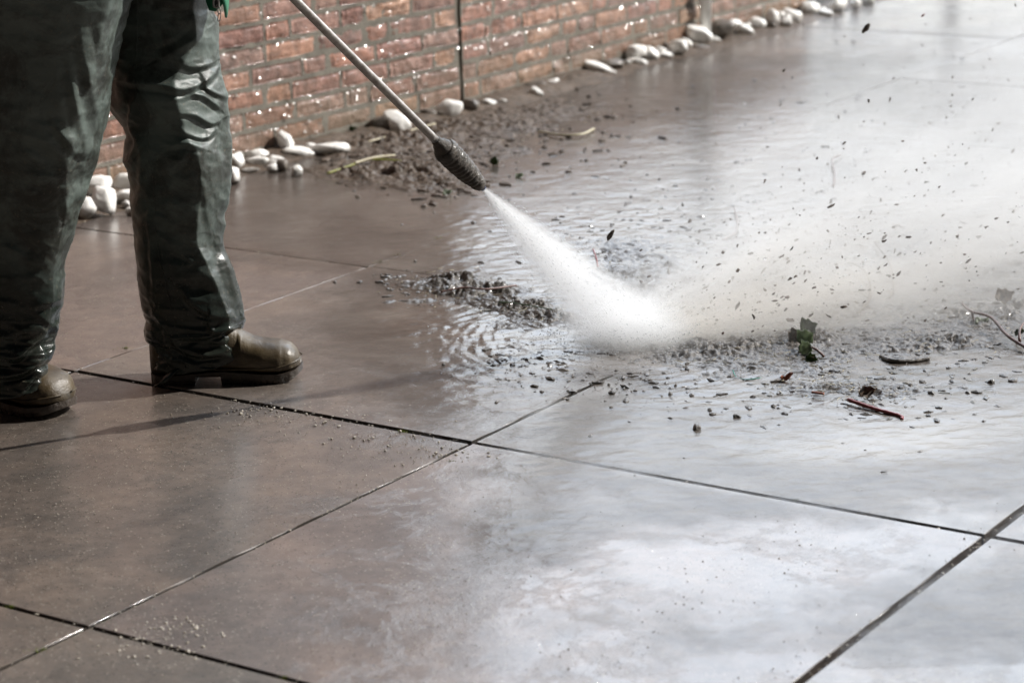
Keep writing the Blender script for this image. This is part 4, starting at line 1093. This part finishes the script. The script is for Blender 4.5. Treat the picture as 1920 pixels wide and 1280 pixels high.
def twig(name, label, pts, r0_, r1_, mat_, side=None, cat='twig', hgt=None, knots=True):
    """pts: (u, v, height) in the picture; returns the root mesh"""
    P3 = [PX(u, v, z) for u, v, z in pts]; o0 = P3[0].copy(); o0.z = 0
    sp_ = spline([tuple(p - o0) for p in P3], 30)
    rad = [r0_ + (r1_ - r0_) * k / 30 + (.25 * r0_ * abs(math.sin(k * 1.9)) ** 6 if knots else 0) for k in range(31)]
    mb = MB(); tube(mb, sp_, rad, 10)
    o = mb.build(name, mat_, loc=o0); tag(o, label, cat)
    for sp2 in (side or []):
        Q = [PX(u, v, z) - o0 for u, v, z in sp2]; mb = MB(); q = spline([tuple(p) for p in Q], 10)
        tube(mb, q, [r1_ * .9 * (1 - .06 * k) for k in range(11)], 8); mb.build('side_shoot', mat_, o)
    return o
def leaf_mesh(cx_, L_, W_, tipdir, up, curl, seed, n=12):
    """a lobed leaf surface; returns V, F"""
    t = Vector(tipdir).normalized(); upv = Vector(up).normalized(); s = t.cross(upv).normalized(); upv = s.cross(t)
    V = []; rs = random.Random(seed)
    for a in range(n + 1):
        x = a / n; w = W_ * (math.sin(math.pi * x ** .75) ** .8) * (1 + .22 * math.sin(x * 17 + seed))
        for b in range(-4, 5):
            y = b / 4
            p = Vector(cx_) + t * (x * L_ - .1 * L_ * abs(y)) + s * (y * w) + upv * (curl * L_ * (x * x - .4 * x) + abs(y) * W_ * .35 + .003 * math.sin(9 * x + 5 * y + seed))
            V.append(tuple(p))
    Fc = [(a * 9 + b, (a + 1) * 9 + b, (a + 1) * 9 + b + 1, a * 9 + b + 1) for a in range(n) for b in range(8)]
    return V, Fc
def leaf(name, label, u, v, z, L_, W_, tip, up, curl, mat_, seed=1, cat='leaf', parent=None):
    p = PX(u, v); V, Fc = leaf_mesh((0, 0, z), L_, W_, tip, up, curl, seed)
    if parent is not None:
        p = p - parent.location
    o = mesh(name, V, Fc, mat_, loc=p)
    sm = o.modifiers.new('t', 'SOLIDIFY'); sm.thickness = .0006
    if parent is None: tag(o, label, cat)
    else: o.parent = parent
    return o
twig('twig', 'bright red straight twig lying on the debris pile', [(1590, 749, .010), (1640, 766, .008), (1686, 779, .006), (1691, 786, .004)], .0036, .0028, M_RED)
tw = twig('twig', 'reddish forked twig with small leaves arching out of the water at the right edge', [(1803, 568, .02), (1822, 584, .028), (1858, 595, .03), (1888, 628, .02), (1925, 652, .012), (1960, 670, .01)], .0022, .0036, M_TWIG,
     side=[[(1912, 640, .015), (1912, 618, .03), (1925, 600, .04), (1950, 590, .05)], [(1823, 585, .03), (1824, 594, .02), (1826, 602, .005)]])
leaf('leaf', None, 1830, 612, .006, .03, .012, (1, .3, .1), (0, -.5, 1), .2, M_LEAFP, 3, parent=tw)
leaf('leaf', None, 1905, 640, .016, .022, .010, (.6, -.5, .3), (0, -.5, 1), .2, M_LEAF, 5, parent=tw)
ivy = twig('ivy_sprig', 'crumpled ivy sprig with pale green leaves standing in the mud', [(1545, 668, .004), (1532, 656, .018), (1518, 650, .02), (1500, 648, .012)], .0024, .0016, M_TWIG, cat='sprig')
leaf('leaf', None, 1498, 660, .022, .036, .020, (.5, .1, .25), (0, -1, .45), .3, M_LEAFP, 2, parent=ivy)
leaf('leaf', None, 1520, 668, .022, .030, .017, (-.5, .1, -.3), (.1, -1, .5), -.3, M_LEAFP, 7, parent=ivy)
leaf('leaf', None, 1502, 642, .028, .036, .020, (.6, .2, .05), (0, -.9, .7), .3, M_LEAF, 9, parent=ivy)
leaf('leaf', None, 1480, 650, .014, .036, .020, (.7, .2, .2), (0, -1, .4), .3, M_SOIL, 12, parent=ivy)
leaf('leaf', None, 1512, 680, .010, .026, .012, (.6, -.2, -.1), (0, -1, .5), .2, M_LEAF, 15, parent=ivy)
twig('cord', 'thin turquoise cord end lying in the shallow water', [(1374, 694, .012), (1380, 706, .004), (1398, 711, .004), (1428, 708, .004)], .0011, .0009, M_CORD, cat='cord', knots=False)
twig('twig', 'orange brown twig lying across the mud ridge left of the jet', [(826, 547, .03), (870, 539, .034), (910, 542, .03), (968, 535, .024)], .0016, .0022, M_TWIG)
twig('twig', 'thin dark green twig on the lower side of the mud ridge', [(935, 566, .024), (965, 568, .022), (1000, 574, .02), (1036, 580, .018)], .0016, .001, M_LEAF)
twig('twig', 'short pink twig sticking up behind the jet', [(1112, 468, .03), (1118, 485, .02), (1121, 503, .002)], .002, .0016, M_RED)
twig('stick', 'thick dark mud covered stick lying in the water', [(1652, 668, .004), (1672, 676, .008), (1705, 677, .008), (1742, 672, .008)], .005, .0045, M_MUD, cat='stick')
twig('twig', 'long bent dark twig half covered by spray, right of the impact', [(1605, 590, .004), (1630, 560, .012), (1628, 520, .02), (1612, 500, .02), (1590, 492, .012)], .003, .002, M_SOIL,
     side=[[(1628, 515, .018), (1650, 500, .018), (1660, 490, .01)], [(1630, 560, .012), (1612, 548, .014), (1600, 546, .01)]])
twig('twig', 'second dark twig standing in spray behind the bent one', [(1668, 560, .004), (1676, 530, .015), (1666, 490, .02), (1640, 455, .012)], .0026, .0014, M_SOIL, side=[[(1674, 522, .016), (1690, 505, .018), (1705, 498, .01)]])
twig('twig', 'thin crooked twig in the pale water far behind the jet', [(1562, 350, .004), (1565, 325, .012), (1560, 300, .014), (1578, 290, .01)], .003, .0016, M_TWIG)
twig('twig', 'small zigzag twig in the pale water beyond the jet', [(1356, 450, .004), (1380, 434, .01), (1382, 412, .012), (1376, 390, .01)], .003, .0016, M_TWIG)
twig('grass_blade', 'yellow green grass blade lying at the foot of the soil heap', [(614, 325, .012), (650, 313, .016), (690, 300, .02), (735, 300, .016), (766, 304, .01)], .0035, .0022, M_YEL, cat='grass blade', knots=False)
twig('stalk', 'pale dry stalk beside the yellow grass blade', [(665, 306, .02), (700, 296, .024), (740, 291, .02)], .004, .0035, M_PALE, cat='stalk', knots=False)
twig('stalk', 'long straw coloured stalk lying from the soil heap towards the lance', [(690, 266, .02), (750, 250, .024), (816, 232, .03)], .003, .003, M_PALE, cat='stalk', knots=False)
twig('stalk', 'curved white stalk on the wet ground right of the nozzle', [(1010, 246, .008), (1050, 253, .012), (1090, 252, .012), (1113, 242, .01)], .003, .004, M_PALE, cat='stalk', knots=False)
leaf('leaf', 'green leaf on the soil behind the lance near the wall', 636, 258, .012, .06, .022, (.9, .2, .15), (0, -.8, .6), .3, M_LEAF, 21)
leaf('leaf', 'small green leaf scrap just left below the nozzle', 832, 368, .006, .024, .012, (1, .2, .1), (0, -.7, 1), .3, M_LEAFP, 22)
leaf('leaf', 'dark upright leaf on wet ground right of the nozzle', 925, 312, .006, .026, .014, (.2, .2, .6), (0, -1, .3), .2, M_LEAF, 23)
leaf('leaf', 'small green leaf right of the nozzle tip', 968, 336, .006, .022, .010, (1, .1, .1), (0, -.7, 1), .3, M_LEAFP, 24)
leaf('leaf', 'curled orange red dead leaf at the left end of the debris pile', 1466, 716, .006, .026, .008, (.6, -.2, .1), (0, -.7, 1), .9, M_DEAD, 25)
leaf('leaf', 'brown curled leaf lying on the debris pile above the red twig', 1612, 752, .014, .034, .013, (1, .1, .1), (0, -.8, 1), .4, M_DRY, 26)
leaf('leaf', 'grey brown leaf caught in mud at the upper right', 1868, 578, .02, .04, .02, (1, .2, .1), (0, -.8, 1), .5, M_DRY, 27)
twig('twig', 'short tan twig at the left end of the debris pile', [(1522, 735, .012), (1545, 738, .012)], .0022, .002, M_DEAD)

# green moss tufts in the joints
MO = [(78, 1218, 22, 'bright moss tuft in the slab joint at the lower left corner'), (712, 492, 16, 'moss tuft in the joint beyond the far crossing'), (745, 478, 14, 'moss tuft on the joint halfway to its pale end'), (820, 448, 16, 'dark moss clump alone right of the joint end'), (755, 808, 12, 'tiny moss tuft in the joint left of the middle crossing'), (1493, 937, 14, 'small moss sprout in the joint on the bright slabs'), (535, 1268, 14, 'moss tuft in the bottom joint'), (20, 1135, 12, 'moss tuft in the joint at the left edge'), (845, 865, 14, 'moss tuft just below the middle crossing'), (1160, 708, 16, 'moss tuft in the joint near the impact'), (235, 652, 12, 'moss tuft in the joint between the boots')]
for k, (u, v, w, lab) in enumerate(MO):
    b = PX(u, v); s = b.y / F * w; rs = np.random.RandomState(k)
    mb = MB()
    for q in range(70):
        a = rs.rand() * 6.28; r = abs(rs.randn()) * s * .35; h_ = s * rs.uniform(.12, .4)
        c = np.array((r * math.cos(a) * 1.6, r * math.sin(a) * .5, -.006)); t_ = c + (rs.randn() * s * .15, rs.randn() * s * .15, h_ + .006)
        wv_ = np.array((math.cos(a + 1), math.sin(a + 1), 0)) * s * .035
        mb.add([c - wv_, c + wv_, t_], [(0, 1, 2)])
    tag(mb.build('moss_tuft', M_MOSS, loc=b), lab, 'moss', 'moss tufts in the slab joints')

# ================================================================== SPRAY
def vol_mat(name, build, color=(.992, .995, .997), aniso=.1):
    m_ = bpy.data.materials.new(name); m_.use_nodes = True; nt = m_.node_tree; nt.nodes.clear()
    out = N(nt, 'ShaderNodeOutputMaterial'); pv_ = N(nt, 'ShaderNodeVolumePrincipled')
    pv_.inputs['Color'].default_value = (*color, 1); pv_.inputs['Anisotropy'].default_value = aniso
    L(nt, pv_.outputs[0], out.inputs['Volume'])
    L(nt, build(nt), pv_.inputs['Density'])
    if name == 'spray_mist':                     # muddy streaks low in the spray
        tcn = N(nt, 'ShaderNodeTexCoord'); s_ = N(nt, 'ShaderNodeSeparateXYZ'); L(nt, tcn.outputs['Object'], s_.inputs[0])
        mp = N(nt, 'ShaderNodeMapping'); L(nt, tcn.outputs['Object'], mp.inputs[0]); mp.inputs['Scale'].default_value = (1.2, 14, 14)
        st = mth(nt, 'SUBTRACT', noise(nt, 1.5, 3, .6, vec=mp.outputs[0]), mth(nt, 'ADD', mth(nt, 'MULTIPLY', s_.outputs[1], 1.6), .36))
        st = mth(nt, 'MULTIPLY', st, mth(nt, 'MULTIPLY', s_.outputs[0], 14.0, True), True); st = mth(nt, 'MULTIPLY', st, 5.0, True)
        st = mth(nt, 'MULTIPLY', st, mth(nt, 'SUBTRACT', 1.25, mth(nt, 'MULTIPLY', s_.outputs[0], .9), True))
        L(nt, mix(nt, st, color, (.92, .895, .855)), pv_.inputs['Color'])
    return m_
# jet: cone from the outlet to the ground, local -z along the jet
JL = (TG - NT).length + .10
def jet_density(nt):
    tcn = N(nt, 'ShaderNodeTexCoord'); s = N(nt, 'ShaderNodeSeparateXYZ'); L(nt, tcn.outputs['Object'], s.inputs[0])
    z = mth(nt, 'MAXIMUM', s.outputs[2], .001)                                   # distance along the jet
    rad = mth(nt, 'ADD', mth(nt, 'MULTIPLY', z, .235), .003)
    cv = N(nt, 'ShaderNodeCombineXYZ'); zz_ = mth(nt, 'ADD', z, .02)
    L(nt, mth(nt, 'MULTIPLY', mth(nt, 'DIVIDE', s.outputs[0], zz_), 42.), cv.inputs[0]); L(nt, mth(nt, 'MULTIPLY', mth(nt, 'DIVIDE', s.outputs[1], zz_), 42.), cv.inputs[1]); L(nt, mth(nt, 'MULTIPLY', z, 9.), cv.inputs[2])
    ns_ = noise(nt, 1.0, 5, .7, vec=cv.outputs[0])
    rad = mth(nt, 'MULTIPLY', rad, mth(nt, 'ADD', .62, mth(nt, 'MULTIPLY', noise(nt, .45, 4, .65, vec=cv.outputs[0]), .62)))
    rx_ = mth(nt, 'DIVIDE', s.outputs[0], rad); ry_ = mth(nt, 'DIVIDE', mth(nt, 'MULTIPLY', s.outputs[1], 1.6), rad)
    r2 = mth(nt, 'ADD', mth(nt, 'MULTIPLY', rx_, rx_), mth(nt, 'MULTIPLY', ry_, ry_))
    edge = mth(nt, 'POWER', mth(nt, 'SUBTRACT', 1.0, r2, True), 1.2)
    d = mth(nt, 'DIVIDE', 10.5, mth(nt, 'ADD', z, .012))
    d = mth(nt, 'MULTIPLY', d, edge)
    return mth(nt, 'MULTIPLY', d, mth(nt, 'MAXIMUM', mth(nt, 'SUBTRACT', mth(nt, 'MULTIPLY', ns_, 4.6), 1.5), .12))
M_JET = vol_mat('water_spray', jet_density)
V = []; sg = 32
for d in np.linspace(0, JL, 12):
    for q in range(sg):
        a = 2 * math.pi * q / sg; V.append((( .235 * d + .004) * 1.02 * math.cos(a), (.235 * d + .004) * .66 * math.sin(a), d))
Fc = [(k * sg + q, k * sg + (q + 1) % sg, (k + 1) * sg + (q + 1) % sg, (k + 1) * sg + q) for k in range(11) for q in range(sg)]
Fc += [tuple(range(sg))[::-1], tuple(11 * sg + q for q in range(sg))]
# widest axis of the fan lies in the plane of the picture
zax = LD; xax = (CR - zax * CR.dot(zax)).normalized(); yax = zax.cross(xax)
rotm = Matrix((xax, yax, zax)).transposed().to_4x4()
VW = [NT + (xax * a + yax * b + zax * c) for a, b, c in V]
# flatten below the ground
Vl = []
for p in VW:
    q = p.copy(); 
    if q.z < .002: q.z = .002
    d = q - NT; Vl.append((d.dot(xax), d.dot(yax), d.dot(zax)))
jet = mesh('water_jet', Vl, Fc, M_JET)
jet.matrix_world = Matrix.Translation(NT) @ rotm
tag(jet, 'white fan of high pressure water shooting from the lance nozzle onto the slabs', 'water jet')

# spray cloud: local x runs away from the impact along the ground
pd = Vector((LD.x, LD.y, 0)).normalized(); pd = (Matrix.Rotation(-.16, 3, 'Z') @ pd)
py_ = Vector((-pd.y, pd.x, 0))
def mist_density(nt):
    tcn = N(nt, 'ShaderNodeTexCoord'); s = N(nt, 'ShaderNodeSeparateXYZ'); L(nt, tcn.outputs['Object'], s.inputs[0])
    x = mth(nt, 'MAXIMUM', s.outputs[0], .0)
    w = mth(nt, 'ADD', mth(nt, 'MULTIPLY', x, .42), .10)
    h = mth(nt, 'ADD', mth(nt, 'MULTIPLY', x, .22), .055)
    a = mth(nt, 'DIVIDE', s.outputs[1], w); b = mth(nt, 'DIVIDE', s.outputs[2], h)
    r2 = mth(nt, 'ADD', mth(nt, 'MULTIPLY', a, a), mth(nt, 'MULTIPLY', b, b))
    g = mth(nt, 'EXPONENT', mth(nt, 'MULTIPLY', r2, -1.0))
    # distance fall off
    q = mth(nt, 'DIVIDE', MIST_A, mth(nt, 'ADD', mth(nt, 'MULTIPLY', mth(nt, 'POWER', x, 1.25), 9.), .9))
    xb = mth(nt, 'MINIMUM', mth(nt, 'MULTIPLY', mth(nt, 'ADD', s.outputs[0], .16), 6.5), 1.0); xb = mth(nt, 'MAXIMUM', xb, 0.0)
    xo = mth(nt, 'ADD', x, .12); cv = N(nt, 'ShaderNodeCombineXYZ')
    L(nt, mth(nt, 'MULTIPLY', x, 1.6), cv.inputs[0]); L(nt, mth(nt, 'MULTIPLY', mth(nt, 'DIVIDE', s.outputs[1], xo), 4.5), cv.inputs[1]); L(nt, mth(nt, 'MULTIPLY', mth(nt, 'DIVIDE', s.outputs[2], xo), 8.), cv.inputs[2])
    ns_ = noise(nt, 1.1, 6, .68, vec=cv.outputs[0])
    f = mth(nt, 'MAXIMUM', mth(nt, 'SUBTRACT', mth(nt, 'MULTIPLY', ns_, 6.0), 2.2), .06)
    far = mth(nt, 'SUBTRACT', 1.0, mth(nt, 'POWER', mth(nt, 'DIVIDE', x, 3.6), 2.0), True)
    return mth(nt, 'MULTIPLY', mth(nt, 'MULTIPLY', mth(nt, 'MULTIPLY', q, g), mth(nt, 'MULTIPLY', f, xb)), far)
MIST_A = 29.0
M_MIST = vol_mat('spray_mist', mist_density, (.985, .99, .99), .1)
V = []
for x in (-.16, .0, .4, 1.2, 2.4, 4.2):
    w = 1.75 * (.42 * max(x, 0) + .11); h = 1.7 * (.22 * max(x, 0) + .06)
    V += [(x, -w, .003), (x, w, .003), (x, w, h * .6), (x, w * .55, h), (x, -w * .55, h), (x, -w, h * .6)]
Fc = [(k * 6 + q, k * 6 + (q + 1) % 6, (k + 1) * 6 + (q + 1) % 6, (k + 1) * 6 + q) for k in range(5) for q in range(6)] + [tuple(range(6))[::-1], tuple(30 + q for q in range(6))]
mist = mesh('spray_mist', V, Fc, M_MIST, smooth=False)
IM = PX(1215, 632)
mist.matrix_world = Matrix.Translation((IM.x, IM.y, .004)) @ Matrix((pd, py_, Vector((0, 0, 1)))).transposed().to_4x4()
tag(mist, 'cloud of fine white spray drifting right and away from the impact point', 'spray', kind='stuff')

# flying dirt and droplets thrown along the spray
def flying(name, label, n, seed, mat_, smin, smax, el, xr=(.1, 3.6), cat='dirt'):
    rs = np.random.RandomState(seed); V0, F0 = ICO1; F0 = np.array(F0); V = []; Fc = []
    for k in range(n):
        x = rs.uniform(xr[0] ** .5, xr[1] ** .5) ** 2; y = rs.randn() * (.36 * x + .06); z = abs(rs.randn()) * (.16 * x + .02) + .01
        s = smin + (smax - smin) * rs.rand() ** 6
        d = (Vector((x + .15, y, z * 1.3)).normalized() + Vector(rs.randn(3)) * .35).normalized(); a = d.orthogonal().normalized(); b = d.cross(a)
        v = V0 * (1 + 1.1 * (rs.rand(len(V0)) - .5))[:, None]
        e = rs.uniform(1, el)
        loc3 = v[:, :1] * s * e * np.array(d) + v[:, 1:2] * s * .7 * np.array(a) + v[:, 2:] * s * .7 * np.array(b) + (x, y, z)
        V.append(loc3); Fc.append(F0 + k * len(V0))
    o = mesh(name, np.concatenate(V), np.concatenate(Fc), mat_, smooth=False); o.matrix_world = mist.matrix_world.copy()
    return tag(o, label, cat, kind='stuff')
flying('flying_dirt', 'dark specks of dirt flying up and away in the spray', 4300, 5, M_SOIL, .0005, .0048, 2.2)
flying('flying_droplets', 'bright water droplets flying in the spray', 2200, 6, M_DROP, .0006, .003, 1.8, (.0, 3.0), 'droplets')
rs = np.random.RandomState(9); V0, F0 = ICO1; F0 = np.array(F0); V = []; Fc = []
for k in range(2600):                        # droplets torn off the rim of the jet
    d = (rs.rand() ** .8) * JL; rr_ = (.235 * d + .004) * (rs.uniform(.45, 1.12) + .12 * abs(rs.randn())); a = rs.rand() * 6.283
    p = NT + zax * d + xax * (rr_ * math.cos(a)) + yax * (rr_ * .66 * math.sin(a))
    if p.z < .004: continue
    s = rs.uniform(.0003, .0007); st_ = (zax * 1.0 + xax * (.2 * math.cos(a)) ).normalized()
    v = V0 * s; v = v + (v @ np.array(st_))[:, None] * np.array(st_) * rs.uniform(.5, 4)
    V.append(v + np.array(p - NT)); Fc.append(F0 + len(V0) * len(Fc))
tag(mesh('jet_droplets', np.concatenate(V), np.concatenate(Fc), M_FOAM, loc=NT), 'tiny white droplets around the rim of the water jet', 'droplets', kind='stuff')
rs = np.random.RandomState(19); V = []; Fc = []
for k in range(2200):                        # splash crown around the impact
    a = rs.rand() * 6.283; r_ = abs(rs.randn()) * .10 + .02; p = Vector((IMPX + r_ * math.cos(a) * 1.3, IMPY + r_ * math.sin(a), .004 + abs(rs.randn()) * .022))
    s = rs.uniform(.0004, .0014); V.append(V0 * s * (1.6, .8, 1) + np.array(p)); Fc.append(F0 + len(V0) * len(Fc))
tag(mesh('splash_droplets', np.concatenate(V), np.concatenate(Fc), M_FOAM), 'low splash of white droplets around the impact of the jet', 'droplets', kind='stuff')
# larger flying bits one can point to
for (u, v, Y, s, mt, lab) in ((1623, 54, 5.6, .013, M_SOIL, 'largest black clod flying at the top of the spray'), (1731, 29, 5.6, .0055, M_RED, 'dark red bit flying at the top right'),
                              (1144, 443, 4.75, .012, M_SOIL, 'long black bit flying just right of the jet'), (1356, 624, 4.6, .005, M_TWIG, 'small reddish brown bit flying low at the impact'), (1470, 132, 5.6, .006, M_SOIL, 'black bit flying over the far joint line')):
    o = stone_mesh('flying_clod', s * .45, s * .45, s * (1.1 if s > .01 else .8), int(u), mt, PY(u, v, Y), (.3, .5, .2), rough=.9)
    tag(o, lab, 'flying dirt')
